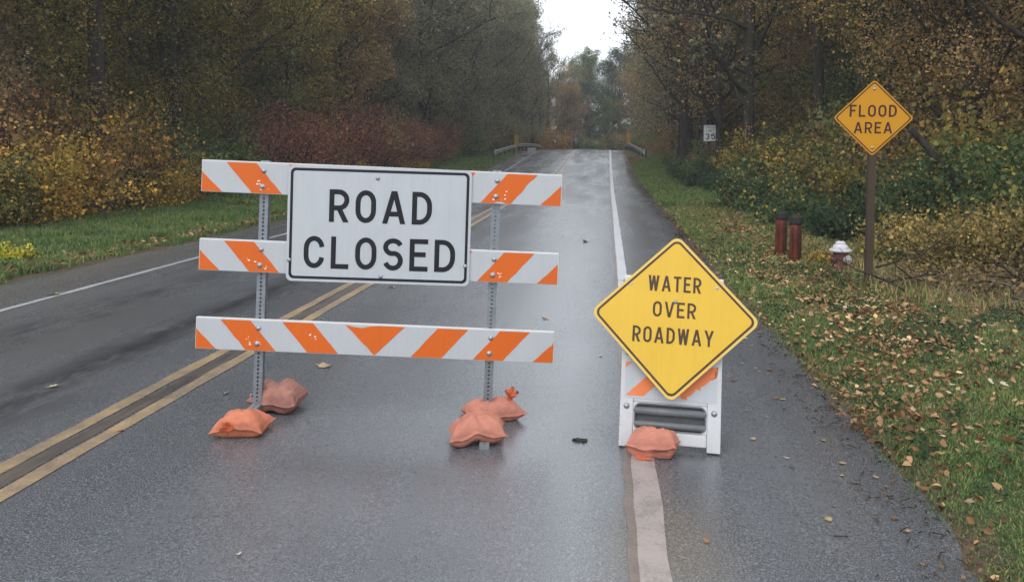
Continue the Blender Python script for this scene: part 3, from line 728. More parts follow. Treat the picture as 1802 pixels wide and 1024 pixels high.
for x, y in ((-9.6, 100), (-7.5, 104), (-11.5, 103)):
    shrub('tall1', 'orange', x, y, 1.3, 'pale orange bush beyond the left guardrail', 'pale orange bushes beyond the left guardrail')
shrub('tiny0', 'lemon', -9.32, 11.9, .85, 'small lemon-yellow plant on the grass at the left edge', name='plant', cat='plant')
# undergrowth, right
for y in np.arange(17.5, 62, 1.5):
    x0 = np.interp(y, [17, 24, 40, 62], [5.0, 4.7, 4.6, 5.0])
    shrub(pick(['low0', 'low1', 'low2']), 'bramble', x0 + rng.uniform(-.3, .5), y, rng.uniform(.9, 1.2), 'dark green bramble at the foot of the wood right of the road', 'brambles along the right verge')
    shrub(pick(['low2', 'tall2']), pick(['bramble', 'green', 'olive', 'brown']), x0 + 1.7 + rng.uniform(-.3, .5), y + .5, rng.uniform(.9, 1.25), 'taller dark bush behind the brambles right of the road', 'dark bushes behind the right brambles')
for y in np.arange(17, 60, 2.0):
    shrub(pick(['tall0', 'tall1', 'fine1']), pick(['green', 'olive', 'brown']), 8.6 + rng.uniform(-.8, .8), y, rng.uniform(.95, 1.3), 'tall dull bush deep behind the brambles right of the road', 'tall bushes deep behind the right brambles')
for y in np.arange(63, 96, 2.6):
    shrub(pick(['low2', 'tall2']), pick(['green', 'brown', 'olive']), 5.0 + rng.uniform(-.5, .6), y, rng.uniform(.9, 1.2), 'dull bush by the right guardrail', 'dull bushes by the right guardrail')
for x, y, s, wh in ((7.2, 14.0, 1.0, 'nearest'), (6.2, 15.2, .9, 'leftmost, just right of the FLOOD AREA sign'), (8.4, 15.5, 1.1, 'rightmost'), (7.6, 16.8, 1.1, 'rearmost')):
    shrub('tall2', 'bramble' if y > 15 else 'green', x, y, s, f'leafy green bush at the right picture edge, {wh}', 'leafy green bushes at the right edge')
for x, y, wh in ((5.2, 12.7, 'nearest the sign post'), (6.0, 12.4, 'in the middle of the brush heap back'), (5.7, 13.6, 'second row, left'), (6.7, 12.6, 'at the right picture edge'), (4.9, 14.0, 'farthest left, behind the sign post'), (7.4, 13.4, 'rearmost at the right picture edge'), (6.4, 14.3, 'rearmost, below the leafy green bushes')):
    shrub(pick(['bracken0', 'bracken1']), 'straw', x, y, rng.uniform(.85, 1.05), f'straw-brown withered bush behind the brush heap, {wh}', 'straw-brown bushes behind the brush heap')
shrub('tiny0', 'rust', 2.0, 61, 1.3, 'small purple-brown bush at the road edge below the right guardrail')
shrub('tiny0', 'yellow', 3.25, 12.9, .6, 'small yellow-leaved plant behind the hydrant', name='plant', cat='plant')
shrub('tiny0', 'bramble', 4.3, 13.2, 1.1, 'small glossy green plant right of the flood sign post', name='plant', cat='plant')

# ------------------------------------------------------------------ road closed barricade
BX, BY = -1.503, 5.10
bar = thing('barricade', 'three-rail orange and white striped barricade carrying the white ROAD CLOSED sign', 'barricade', (BX, BY, roadtop(BX, BY)))
bar.rotation_euler = (R(-2.0), R(2.45), R(6.635))
def perforated_tube(name, L, s, parent, mat, hole=.0056):
    """square steel tube with a row of punched holes on every face, along +Z from 0"""
    bm = bmesh.new(); n = max(1, int(L / .0254)); hgt = L / n; h = s / 2
    oct_ = [(math.cos(R(22.5 + 45 * k)) * hole, math.sin(R(22.5 + 45 * k)) * hole) for k in range(8)]
    for f in range(4):
        rm = Matrix.Rotation(R(90 * f), 4, 'Z')
        V = lambda x, z: bm.verts.new(rm @ Vector((x, -h, z)))
        for i in range(n):
            z0, z1 = i * hgt, (i + 1) * hgt; zc = (z0 + z1) / 2
            o = [V(x, zc + z) for x, z in oct_]      # starts at 22.5 deg, counter-clockwise
            c = [V(h, z1), V(-h, z1), V(-h, z0), V(h, z0)]
            bm.faces.new((c[0], o[1], o[0], c[3])[::1]) if False else None
            bm.faces.new((c[3], c[0], o[0], o[7])); bm.faces.new((c[0], o[1], o[0]))
            bm.faces.new((c[0], c[1], o[2], o[1])); bm.faces.new((c[1], o[3], o[2]))
            bm.faces.new((c[1], c[2], o[4], o[3])); bm.faces.new((c[2], o[5], o[4]))
            bm.faces.new((c[2], c[3], o[6], o[5])); bm.faces.new((c[3], o[7], o[6]))
    bmesh.ops.remove_doubles(bm, verts=list(bm.verts), dist=.0002)
    add_prism(bm, [(-h, 0), (h, 0), (h, .001), (-h, .001)], -h, h)
    add_prism(bm, [(-h, L - .001), (h, L - .001), (h, L), (-h, L)], -h, h)
    me = bpy.data.meshes.new(name); bmesh.ops.recalc_face_normals(bm, faces=list(bm.faces)); bm.to_mesh(me); bm.free()
    return link(name, me, mat, parent)
def bolt(parent, x, y, z, r=.011, rust=False):
    bm = bmesh.new(); add_lathe(bm, [(r * 1.5, 0), (r * 1.5, .003), (r, .004), (r * .9, .009), (r * .45, .012)], 8)
    bmesh.ops.rotate(bm, verts=list(bm.verts), cent=(0, 0, 0), matrix=Matrix.Rotation(R(90), 3, 'X'))
    return bm_obj('bolt', bm, M_bolt, parent, smooth=True, loc=(x, y, z))
S = 1 / 276.0
for sx in (-1, 1):
    po = perforated_tube('post', 1.585, .056, bar, M_galv, .0076); po.location = (sx * .742, 0, .03)
    ft = perforated_tube('foot', 1.16 if sx > 0 else .80, .058, bar, M_galv_d)
    ft.rotation_euler = (R(92.0), 0, 0); ft.location = (sx * .742, .60 if sx > 0 else .38, .035)
    for z in (.10, .985): bolt(bar, sx * .742 + .04, -.012, z, .008).rotation_euler = (0, 0, R(90)); bolt(bar, sx * .742 - .04, -.012, z, .008).rotation_euler = (0, 0, R(-90))
RL, RH, RT = 632 * S, .203, .032
for zi, (zc, dx) in enumerate(((.50, .006), (1.003, .012), (1.503, .012))):
    bm = bmesh.new(); add_box(bm, (0, 0, 0), (RL, RT, RH))
    rail = bm_obj('rail', bm, M_board, bar, bevel=.004, loc=(dx, -.046, zc))
    # reflective sheeting: white ground and slanted orange bands, stuck on the face
    bm = bmesh.new(); e = .006
    add_prism(bm, [(-RL/2 + e, -RH/2 + .003), (RL/2 - e, -RH/2 + .003), (RL/2 - e, RH/2 - .010), (-RL/2 + e, RH/2 - .010)], -RT/2 - .0008, -RT/2 + .002)
    bm_obj('white_sheet', bm, M_sheet_w, rail)
    k = 55.0
    bands = [[(0, 18), (37, k), (0, k)], [(43, 0), (96, 0), (142, k), (89, k)], [(152, 0), (206, 0), (252, k), (198, k)], [(263, 0), (369, 0), (316, k)]]
    bands += [[(632 - a, b) for a, b in q] for q in bands[:3]]
    if zi: bands = [q for q in bands if not (q[0][0] > 240 and q[0][0] < 300 or len(q) == 3 and 200 < q[0][0] < 400)]
    for bi, q in enumerate(bands):
        g_ = np.random.default_rng(zi * 20 + bi); pts = []
        for (a, b), (c_, d_) in zip(q, q[1:] + q[:1]):       # slightly frayed edges where the sheet has chipped
            nseg = 7
            for m in range(nseg):
                f = m / nseg; x = a + (c_ - a) * f; z = b + (d_ - b) * f
                j = .35 if m else 0
                if (zi, bi) == (0, 3) and b == 0 and d_ == 0 and m in (1, 2, 3): z += (3.5, 5.5, 2)[m - 1]
                if (zi, bi) == (2, 4 if zi else 5) and b == k and m in (4, 5): z -= 3
                pts.append((x + g_.normal(0, j), z + (g_.normal(0, j) if 1 < z < k - 1 else 0)))
        pts = [(-RL/2 + max(1.2, min(630.8, x)) * S, RH/2 - .0095 - max(0, min(z, 55)) / 55 * (RH - .0135)) for x, z in pts]
        bm = bmesh.new(); add_prism(bm, pts, -RT/2 - .0016, -RT/2 - .0005)
        bmesh.ops.triangulate(bm, faces=[f for f in bm.faces if len(f.verts) > 4])
        bm_obj('orange_stripe', bm, M_sheet_o, rail)
        if len(q) == 4 and bi in (1, 4, 2):     # flaked-off spots round the bolts
            bm = bmesh.new()
            for m in range(7):
                f = g_.uniform(.3, .75); h_ = g_.uniform(.55, .93) if bi != 2 else g_.uniform(.2, .6)
                cx = (q[0][0] + (q[3][0] - q[0][0]) * h_) + (q[1][0] - q[0][0]) * f; cz = h_ * k; r_ = g_.uniform(.5, 1.8)
                pl = [(-RL/2 + (cx + r_ * 1.7 * g_.uniform(.5, 1) * math.cos(a_)) * S, RH/2 - .0095 - (cz + r_ * g_.uniform(.5, 1) * math.sin(a_)) / 55 * (RH - .0135)) for a_ in np.arange(0, 6.2, .9)]
                add_prism(bm, pl, -RT/2 - .0021 - m * .00005, -RT/2 - .001)
            bm_obj('paint_chip', bm, M_chip, rail)
    for sx in (-1, 1):
        bolt(rail, sx * .742 - dx + .004, -RT/2 - .001, .045); bolt(rail, sx * .742 - dx - .002, -RT/2 - .001, -.055, .012)
SW, SH = 1.165, .735
bm = bmesh.new(); add_prism(bm, rrect(SW, SH, .035), -.0016, .0016)
sign = bm_obj('sign_panel', bm, M_sign_w, bar, loc=(.006, -.071, 1.232)); sign.rotation_euler = (0, R(-.62), 0)
bm = bmesh.new(); add_ring(bm, rrect(SW - .032, SH - .032, .032), rrect(SW - .066, SH - .066, .020), -.0026, -.001)
bm_obj('border', bm, M_black, sign)
text_line(sign, 'ROAD', .008, .118, .208, .652, M_black, -.0016, .152)
text_line(sign, 'CLOSED', .008, -.180, .205, .962, M_black, -.0016, .152)
for x, z in ((-.015, .30), (.02, -.322), (-.565, -.235), (.555, -.24)): bolt(sign, x, -.0022, z, .009)

# ------------------------------------------------------------------ folding barricade with the yellow diamond
AX, AY = .366, 4.80
af = thing('folding_barricade', 'white plastic folding barricade carrying the yellow WATER OVER ROADWAY diamond', 'barricade', (AX, AY, roadtop(AX, AY)), R(-4.0))
af.rotation_euler = (0, R(1.1), R(-4.0))
LEAN = 12
def panel(front):
    bm = bmesh.new(); hw, lw, th = .292, .078, .045
    for sx in (-1, 1): add_box(bm, (sx * (hw - lw / 2), 0, .50), (lw, th, 1.0))
    iw = 2 * (hw - lw) - .0006
    for z0, z1 in ((.028, .098), (.262, .505), (.585, .83), (.90, .996)): add_box(bm, (0, .001, (z0 + z1) / 2), (iw, th - .004, z1 - z0))
    p_ = bm_obj('front_panel' if front else 'rear_panel', bm, M_plastic, af, bevel=.006)
    top = Vector((0, 0, 1.07 * math.cos(R(LEAN)))); dy = math.sin(R(LEAN)) * 1.0
    p_.location = (0, 0 if front else 2 * dy, .005); p_.rotation_euler = (R(-LEAN if front else LEAN), 0, 0)
    return p_
fp = panel(True); rp = panel(False)
fy = -.0225
# lower slot: moulded grey tray with two rolled bars
bm = bmesh.new(); add_box(bm, (0, .014, .180), (.428, .006, .164)); bm_obj('slot_back', bm, M_plas_d, fp)
for z, r_ in ((.212, .024), (.135, .021)):
    bm = bmesh.new(); add_tube(bm, [(-.212, -.002, z), (-.200, -.006, z), (0, -.007, z), (.200, -.006, z), (.212, -.002, z)], [r_ * .6, r_, r_, r_, r_ * .6], 14)
    bm_obj('grey_bar', bm, M_plas_g, fp, smooth=True)
bm = bmesh.new(); add_ring(bm, [(x, z + .180) for x, z in rrect(.426, .162, .002)], [(x, z + .180) for x, z in rrect(.412, .150, .036)], fy + .003, .012); bm_obj('slot_surround', bm, M_plastic, fp)
bm = bmesh.new(); add_ring(bm, [(x, z + .180) for x, z in rrect(.418, .156, .038)], [(x, z + .180) for x, z in rrect(.402, .140, .032)], fy + .001, .010); bm_obj('slot_rim', bm, M_plas_g, fp)
# striped sheet across the middle bar
bm = bmesh.new(); add_prism(bm, [(-.268, .280), (.268, .280), (.268, .494), (-.268, .494)], fy - .0012, fy + .001); sh = bm_obj('striped_sheet', bm, M_sheet_w, fp)
def torn(pts, seed, j=.003):
    g_ = np.random.default_rng(seed); o = []
    for a, b in zip(pts, pts[1:] + pts[:1]):
        for m in range(8): f = m / 8; o.append((a[0] + (b[0] - a[0]) * f + (g_.normal(0, j) if m else 0), a[1] + (b[1] - a[1]) * f + (g_.normal(0, j) if m else 0)))
    return o
for i, (q, j) in enumerate((([(-.266, .490), (-.228, .490), (-.266, .455)], .0008), ([(-.262, .296), (-.155, .296), (.045, .490), (-.062, .490)], .0008),
                            ([(.02, .325), (.09, .305), (.17, .37), (.262, .43), (.262, .490), (.195, .490)], .007), ([(-.02, .294), (.10, .294), (.08, .31), (-.01, .308)], .004))):
    bm = bmesh.new(); add_prism(bm, torn(q, i, j), fy - .002, fy - .0008); bmesh.ops.triangulate(bm, faces=[f for f in bm.faces if len(f.verts) > 4])
    bm_obj('orange_stripe', bm, M_plas_o, sh)
for x, z in ((-.253, .545), (.253, .545), (-.253, .235), (.253, .225), (-.253, .95), (.253, .95)): bolt(fp, x, fy - .0005, z, .012)
bm = bmesh.new(); add_tube(bm, [(-.30, .022, .975), (.30, .022, .975)], .011, 10); bm_obj('hinge_rod', bm, M_galv_d, fp)
D = .70
bm = bmesh.new(); add_prism(bm, rot2(rrect(D, D, .045), 45), -.0016, .0016)
ws = bm_obj('sign_panel', bm, M_sign_edge, fp, loc=(.008, fy - .030, .768)); ws.rotation_euler = (R(-7), R(.9), 0)
bm = bmesh.new(); add_prism(bm, rot2(rrect(D - .036, D - .036, .038), 45), -.0024, -.001); bm_obj('yellow_face', bm, M_sign_y, ws)
bm = bmesh.new(); add_ring(bm, rot2(rrect(D - .030, D - .030, .040), 45), rot2(rrect(D - .056, D - .056, .030), 45), -.0032, -.0015); bm_obj('border', bm, M_ink, ws)
text_line(ws, 'WATER', -.005, .196, .094, .312, M_ink, -.0025, .142)
text_line(ws, 'OVER', .0, .042, .092, .252, M_ink, -.0025, .142)
text_line(ws, 'ROADWAY', -.003, -.112, .094, .470, M_ink, -.0025, .142)
bolt(ws, .004, -.0035, .09, .008); 
bm = bmesh.new(); add_box(bm, (0, .012, 0), (.10, .017, .10)); bm_obj('mounting_block', bm, M_galv_d, ws)
bm = bmesh.new(); add_box(bm, (0, .0125, -.26), (.06, .018, .08)); bm_obj('mounting_block', bm, M_galv_d, ws)

# ------------------------------------------------------------------ sandbags
def sandbag(label, x, y, rotz, L, W, H, seed, mat, saddle=0.0, saddle_w=.22, knot=None, bend=0.0, lift=0.0, skew=0.0, box=2.6, rim=.33):
    """two sewn faces over a pillow outline; wrinkles run out of the corners; drapes in a saddle over the foot"""
    nu, nv = 48, 36; u = np.sin(np.linspace(-1, 1, nu) * 1.5708); v = np.sin(np.linspace(-1, 1, nv) * 1.5708)
    Uu, Vv = np.meshgrid(u, v, indexing='ij')
    # plan: sides bow inwards, corners stay out as dog ears
    Xo = L / 2 * Uu * (1 - .11 * (1 - Vv ** 2)); Yo = W / 2 * Vv * (1 - .13 * (1 - Uu ** 2) * np.abs(Vv) ** 2)
    prof = np.clip((1 - np.minimum(np.abs(Uu) / .965, 1) ** box) * (1 - np.minimum(np.abs(Vv) / .955, 1) ** 2.4), 0, 1) ** .5
    sad = 1 - saddle * np.exp(-((Uu + .25 * Vv) / saddle_w) ** 2)
    wr = np.zeros_like(Uu)
    for i in range(nu):
        for j in range(nv):
            a, b = Uu[i, j], Vv[i, j]
            q = math.atan2(abs(b) - 1.15, abs(a) - 1.15) * 7      # creases fan out of the corners
            rr_ = math.hypot(abs(a) - 1.15, abs(b) - 1.15)
            cre = (1 - abs(mnoise.noise((q, rr_ * .8 + seed, (a > 0) + 2 * (b > 0) + .5))) * 2.4) * max(0, 1.25 - rr_)
            wr[i, j] = .55 * mnoise.noise((a * 1.5 + seed, b * 1.5, 0)) - .55 * max(0, 1 - 5 * abs(mnoise.noise((a * 1.7 + seed, b * 2.6 + 1.5 * a * b, 7)))) * .6 + .30 * cre + .14 * mnoise.noise((a * 8 + seed, b * 8, 3))
    edge = np.clip(1 - prof, 0, 1)
    rim_z = rim * H + .10 * H * np.sin(2.1 * Uu + 1.3 * Vv + seed) * edge + lift * .4
    top = rim_z + H * (1.02 - rim) * prof * sad * (1 + .46 * wr) + .004 * edge ** 4 * np.sin(7 * (Uu - Vv) + seed + 3 * wr)
    bot = np.maximum(rim_z - H * (rim + .22) * prof ** .8, 0)
    bot = np.minimum(bot, top - .003)
    sag = lift * np.exp(-(Uu / .3) ** 2)
    Xo = Xo + skew * Vv * L * .15
    Yo = Yo + bend * (Uu ** 2 - .4) * W
    P = np.concatenate([np.stack([Xo, Yo, top + sag], -1).reshape(-1, 3), np.stack([Xo, Yo, bot + sag], -1).reshape(-1, 3)])
    idx = np.arange(nu * nv).reshape(nu, nv); Q = lambda A: np.stack([A[:-1, :-1], A[1:, :-1], A[1:, 1:], A[:-1, 1:]], -1).reshape(-1, 4)
    F1 = Q(idx); F2 = Q(idx + nu * nv)[:, ::-1]
    rim = np.concatenate([idx[:-1, 0], idx[-1, :-1], idx[1:, -1][::-1], idx[0, 1:][::-1]]); nx_ = np.roll(rim, -1)
    F3 = np.stack([rim, rim + nu * nv, nx_ + nu * nv, nx_], -1)
    me = mesh_np('sandbag', P, [np.concatenate([F1, F2, F3])], None, True)
    if knot is None:
        o = link('sandbag', me, mat)
        o.location = (x, y, roadtop(x, y) + .001); o.rotation_euler = (0, 0, rotz); tag(o, label, 'sandbag', 'sandbags weighing down the barricades')
        return o
    o = thing('sandbag', label, 'sandbag', (x, y, roadtop(x, y) + .001), rotz, 'sandbags weighing down the barricades')
    link('sack', me, mat, o)
    kx, ky, kz, kr, kd = knot; g_ = np.random.default_rng(int(seed)); bm = bmesh.new()
    d = Vector(kd).normalized(); uu = d.orthogonal().normalized(); vv = d.cross(uu)
    rings = []
    for t_, rr in ((-.6, .9), (0, .40), (.35, .36), (.9, .75), (1.5, 1.15), (1.75, 1.1)):     # pinched neck flaring into a ruffled collar
        rings.append([bm.verts.new(Vector((kx, ky, kz)) + d * kr * t_ + (uu * math.cos(a_) + vv * math.sin(a_)) * kr * rr * (1 + (.30 * math.sin(5 * a_ + seed) + .15 * math.sin(9 * a_)) * (t_ > 0)) + d * kr * .25 * math.sin(3 * a_ + seed) * max(0, t_)) for a_ in np.linspace(0, 2 * math.pi, 22, endpoint=False)])
    for a_, b_ in zip(rings, rings[1:]):
        for k_ in range(22): bm.faces.new((a_[k_], a_[(k_ + 1) % 22], b_[(k_ + 1) % 22], b_[k_]))
    c_ = bm.verts.new(Vector((kx, ky, kz)) + d * kr * .8)
    for k_ in range(22): bm.faces.new((rings[-1][k_], rings[-1][(k_ + 1) % 22], c_))
    bm_obj('tied_neck', bm, M_knot, o, smooth=True)
    bm = bmesh.new()
    add_tube(bm, [Vector((kx, ky, kz)) + d * kr * .15 + (uu * math.cos(a_) + vv * math.sin(a_)) * kr * .44 for a_ in np.linspace(0, 6.4, 14)], .004, 5)
    bm_obj('tie_cord', bm, M_knot, o, smooth=True)
    return o
sandbag('orange sandbag with a tied bright neck, in front of the left barricade post', -2.175, 4.655, R(10), .31, .25, .135, 3.0, M_bag3, saddle=.06, knot=(-.045, -.105, .075, .030, (-.25, -1, .1)), skew=.3)
sandbag('dusty salmon two-lobed sandbag behind the left barricade post', -2.15, 5.12, R(-6), .35, .30, .175, 12.0, M_bag2, saddle=.36, saddle_w=.26, skew=-.4, bend=.05, lift=.02)
sandbag('salmon sandbag folded over the foot in front of the right barricade post', -.765, 4.755, R(22), .355, .28, .14, 25.0, M_bag, saddle=.32, saddle_w=.22, lift=.035, bend=-.12, skew=.5)
sandbag('salmon sandbag with its tied neck up, behind the right barricade post', -.73, 5.20, R(22), .365, .26, .125, 31.0, M_bag, saddle=.15, knot=(.105, -.03, .118, .034, (.25, -.2, 1)), skew=-.3)
b5 = sandbag('rounded salmon sandbag leaning on the folding barricade bottom', .27, 4.715, R(-8), .29, .16, .155, 44.0, M_bag, saddle=.0, skew=.2, box=5, rim=.42)
bm = bmesh.new(); bmesh.ops.create_grid(bm, x_segments=6, y_segments=3, size=.5)
for v in bm.verts: v.co = Vector((v.co.x * .10 - .04, v.co.y * .05 - .092, .007 + .012 * mnoise.noise((v.co.x * 5, v.co.y * 5, 1))))
o = bm_obj('loose_flap', bm, M_knot, b5, smooth=True)

# ------------------------------------------------------------------ roadside signs
def post_box(bm, x, y, z0, z1, sx, sy): add_box(bm, (x, y, (z0 + z1) / 2), (sx, sy, z1 - z0))
FX, FY = 3.30, 10.85
fs = thing('warning_sign', 'amber FLOOD AREA diamond sign on a brown post right of the hydrant', 'road sign', (FX, FY, gz(FX, FY)), R(-3))
bm = bmesh.new(); post_box(bm, 0, 0, -.3, 2.5, .088, .088); bm_obj('post', bm, M_wood, fs, bevel=.005)
D = .675; zc = 2.155 - gz(FX, FY)
bm = bmesh.new(); add_prism(bm, rot2(rrect(D, D, .04), 45), -.0016, .0016); p_ = bm_obj('sign_panel', bm, M_sign_y2, fs, loc=(-.004, -.048, zc)); p_.rotation_euler = (0, R(.6), 0)
bm = bmesh.new(); add_ring(bm, rot2(rrect(D - .03, D - .03, .036), 45), rot2(rrect(D - .058, D - .058, .026), 45), -.0026, -.001); bm_obj('border', bm, M_ink2, p_)
text_line(p_, 'FLOOD', -.005, .088, .150, .555, M_ink2, -.0018, .15); text_line(p_, 'AREA', .0, -.122, .142, .455, M_ink2, -.0018, .15)
for z in (.36, -.37): bolt(p_, 0, -.002, z, .012)

SX, SY = 4.83, 40.2
ss = thing('speed_limit_sign', 'white SPEED LIMIT 35 sign on a thin post on the right verge', 'road sign', (SX, SY, gz(SX, SY)), R(-2))
bm = bmesh.new(); post_box(bm, 0, 0, -.3, 3.05, .085, .085); bm_obj('post', bm, M_wood, ss)
zc = 2.43 - gz(SX, SY)
bm = bmesh.new(); add_prism(bm, rrect(.62, .77, .03), -.0016, .0016); p_ = bm_obj('sign_panel', bm, M_sign_w2, ss, loc=(0, -.05, zc))
bm = bmesh.new(); add_ring(bm, rrect(.60, .75, .03), rrect(.575, .725, .02), -.0026, -.001); bm_obj('border', bm, M_black, p_)
text_line(p_, 'SPEED', 0, .265, .105, .44, M_black, -.0018, .15); text_line(p_, 'LIMIT', 0, .115, .105, .38, M_black, -.0018, .15); text_line(p_, '35', 0, -.16, .28, .47, M_black, -.0018, .175)

def object_marker(label, x, y, zb, mirror):
    o = thing('object_marker', label, 'road marker', (x, y, gz(x, y)), 0, 'yellow and black object markers at the guardrails')
    zb -= gz(x, y)
    bm = bmesh.new(); post_box(bm, 0, 0, -.3, zb + .5, .06, .06); bm_obj('post', bm, M_galv_d, o)
    W_, H_ = .36, .95
    bm = bmesh.new(); add_prism(bm, [(-W_/2, 0), (W_/2, 0), (W_/2, H_), (-W_/2, H_)], -.002, .002); p = bm_obj('marker_panel', bm, M_sign_y, o, loc=(0, -.034, zb))
    for k in range(5):
        z = .02 + k * .19; q = [(-W_/2, z + .13), (W_/2, z - .05 + .02), (W_/2, z + .06), (-W_/2, z + .22)]
        q = [(mirror * a, min(max(b, 0), H_)) for a, b in q]
        bm = bmesh.new(); add_prism(bm, q, -.0035, -.0015); bm_obj('black_stripe', bm, M_black, p)
object_marker('yellow and black striped marker behind the left guardrail', -8.0, 72, 1.82, 1)
object_marker('yellow and black striped marker behind the right guardrail', 1.95, 80, 2.12, -1)

GX, GY = 2.3, 100
gs = thing('street_name_sign', 'small green street name sign high on a post beyond the crest', 'road sign', (GX, GY, gz(GX, GY)))
bm = bmesh.new(); post_box(bm, 0, 0, -.3, 4.5 - gz(GX, GY), .06, .06); bm_obj('post', bm, M_galv_d, gs)
bm = bmesh.new(); add_prism(bm, rrect(.85, .26, .03), -.004, .004); bm_obj('sign_panel', bm, M_green, gs, loc=(0, -.036, 4.35 - gz(GX, GY)))

PX, PY = -8.2, 100
ps = thing('signpost', 'thin dark pole with two small sign backs beyond the left guardrail', 'pole', (PX, PY, gz(PX, PY)))
bm = bmesh.new(); add_tube(bm, [(0, 0, -.3), (.02, 0, 2.5), (-.05, 0, 5.2)], [.085, .075, .05], 8); bm_obj('pole', bm, M_wood, ps)
for x in (-.24, .26):
    bm = bmesh.new(); add_box(bm, (0, 0, 0), (.40, .03, .42)); bm_obj('sign_back', bm, M_galv_d, ps, bevel=.006, loc=(x, -.10, 2.45))

def guardrail(label, pts):
    x0, y0 = pts[0]; o = thing('guardrail', label, 'guardrail', (x0, y0, gz(x0, y0)), 0, 'guardrails flanking the crest')
    seg = []
    for (a, b), (c_, d_) in zip(pts, pts[1:]):
        n = max(2, int(math.hypot(c_ - a, d_ - b) / 1.0)); seg += [(a + (c_ - a) * i / n, b + (d_ - b) * i / n) for i in range(n)]
    seg.append(pts[-1])
    # W-shaped beam swept along the line
    prof = [(0, .155), (-.05, .12), (-.08, .075), (-.05, .03), (0, 0), (-.05, -.03), (-.08, -.075), (-.05, -.12), (0, -.155)]
    side = -1 if x0 > 0 else 1
    bm = bmesh.new(); rings = []
    for x, y in seg: rings.append([bm.verts.new((x - x0 - side * px, y - y0, roadtop(min(max(x, XL), XR), y) - gz(x0, y0) + .56 + pz)) for px, pz in prof])
    for a, b in zip(rings, rings[1:]):
        for k in range(8): bm.faces.new((a[k], a[k + 1], b[k + 1], b[k]))
    bmesh.ops.solidify(bm, geom=list(bm.faces), thickness=.004)
    bm_obj('beam', bm, M_rail, o)
    bm = bmesh.new(); x, y = seg[0]; add_box(bm, (0, -.12, .57), (.12, .30, .36)); bm_obj('end_terminal', bm, M_rail, o, bevel=.03)
    for i, (x, y) in enumerate(seg):
        if i % 3 == 0:
            bm = bmesh.new(); add_box(bm, (x - x0 - side * .14, y - y0, roadtop(min(max(x, XL), XR), y) - gz(x0, y0) + .28), (.12, .12, .95)); bm_obj('post', bm, M_wood, o)
guardrail('long grey guardrail left of the road at the crest', [(-8.75, 64), (-8.5, 76), (-8.0, 98)])
guardrail('short grey guardrail right of the road at the crest', [(2.75, 64), (2.35, 72), (1.95, 84), (1.9, 95)])
x, y = -7.0, 76
bm = bmesh.new(); add_box(bm, (0, 0, .16), (.75, .4, .40)); o = bm_obj('concrete_block', bm, M_conc, None, bevel=.04, loc=(x, y, roadtop(x, y)))
tag(o, 'small grey concrete block at the left road edge near the crest', 'block')

# ------------------------------------------------------------------ hydrant and pipe bollards
HX, HY = 3.345, 12.3; hz = gz(HX, HY) - .065
hy = thing('fire_hydrant', 'fire hydrant with white bonnet and faded maroon barrel sunk in grass', 'hydrant', (HX, HY, hz), R(8))
bm = bmesh.new(); add_lathe(bm, [(.15, -.15), (.15, .03), (.105, .04), (.10, .10), (.105, .30), (.11, .335), (.115, .34)], 20); bm_obj('barrel', bm, M_hyd_r, hy, smooth=True)
bm = bmesh.new(); add_lathe(bm, [(.115, .340), (.155, .342), (.157, .350), (.157, .364), (.112, .370), (.110, .396), (.097, .424), (.076, .440), (.068, .443), (.068, .462), (.056, .480), (.033, .488), (.030, .489)], 24); bm_obj('bonnet', bm, M_hyd_w, hy)
bm = bmesh.new(); add_lathe(bm, [(.022, .489), (.020, .514), (.012, .518)], 5); bm_obj('operating_nut', bm, M_pipetop, hy)
for ang, r_, ln, m_ in ((-62, .055, .06, M_hyd_w), (200, .045, .05, M_hyd_r), (20, .045, .05, M_hyd_r)):
    bm = bmesh.new(); add_lathe(bm, [(r_ * .9, 0), (r_ * .9, ln * .6), (r_ * 1.15, ln * .62), (r_ * 1.15, ln), (r_ * .5, ln + .008), (r_ * .42, ln + .03), (.006, ln + .032)], 12)
    bmesh.ops.rotate(bm, verts=list(bm.verts), cent=(0, 0, 0), matrix=Matrix.Rotation(R(90), 3, 'Y'))
    o = bm_obj('outlet_cap', bm, M_hyd_r if m_ is M_hyd_r else M_rail, hy, loc=(.09 * math.cos(R(ang)), .09 * math.sin(R(ang)), .235)); o.rotation_euler = (0, 0, R(ang))
for k in range(6):
    a_ = R(60 * k + 10); bm = bmesh.new(); add_lathe(bm, [(.012, 0), (.012, .014), (.006, .016)], 6); bm_obj('flange_bolt', bm, M_hyd_w, hy, loc=(.139 * math.cos(a_), .139 * math.sin(a_), .363))
def pipe_bollard(label, x, y, h, r, tilt, seed):
    o = thing('bollard', label, 'bollard', (x, y, gz(x, y)), 0, 'red pipe bollards by the hydrant'); o.rotation_euler = (R(tilt), R(tilt * .5), 0)
    n = 20; bm = bmesh.new(); g_ = np.random.default_rng(seed)
    add_lathe(bm, [(r, -.3), (r, h * .3), (r * 1.005, h * .6), (r, h - .12)], n); bm_obj('pipe', bm, M_redpipe, o, smooth=True)
    bm = bmesh.new(); add_lathe(bm, [(r * 1.02, h - .121), (r * 1.05, h - .08), (r * 1.03, h - .03), (r * .96, h), (r * .72, h + .012), (r * .70, h - .05)], n)
    for v in bm.verts: v.co += Vector((0, 0, mnoise.noise(v.co * 14 + Vector((seed, 0, 0))) * .018 * (v.co.z > h - .05)))
    bm_obj('dark_top', bm, M_pipetop, o, smooth=True)
pipe_bollard('red pipe bollard with black top, farther one beside the hydrant', 2.855, 14.0, .70, .094, 1.0, 1)
pipe_bollard('red pipe bollard with black top and dark streak, nearer the hydrant', 2.84, 12.85, .71, .087, -.6, 2)

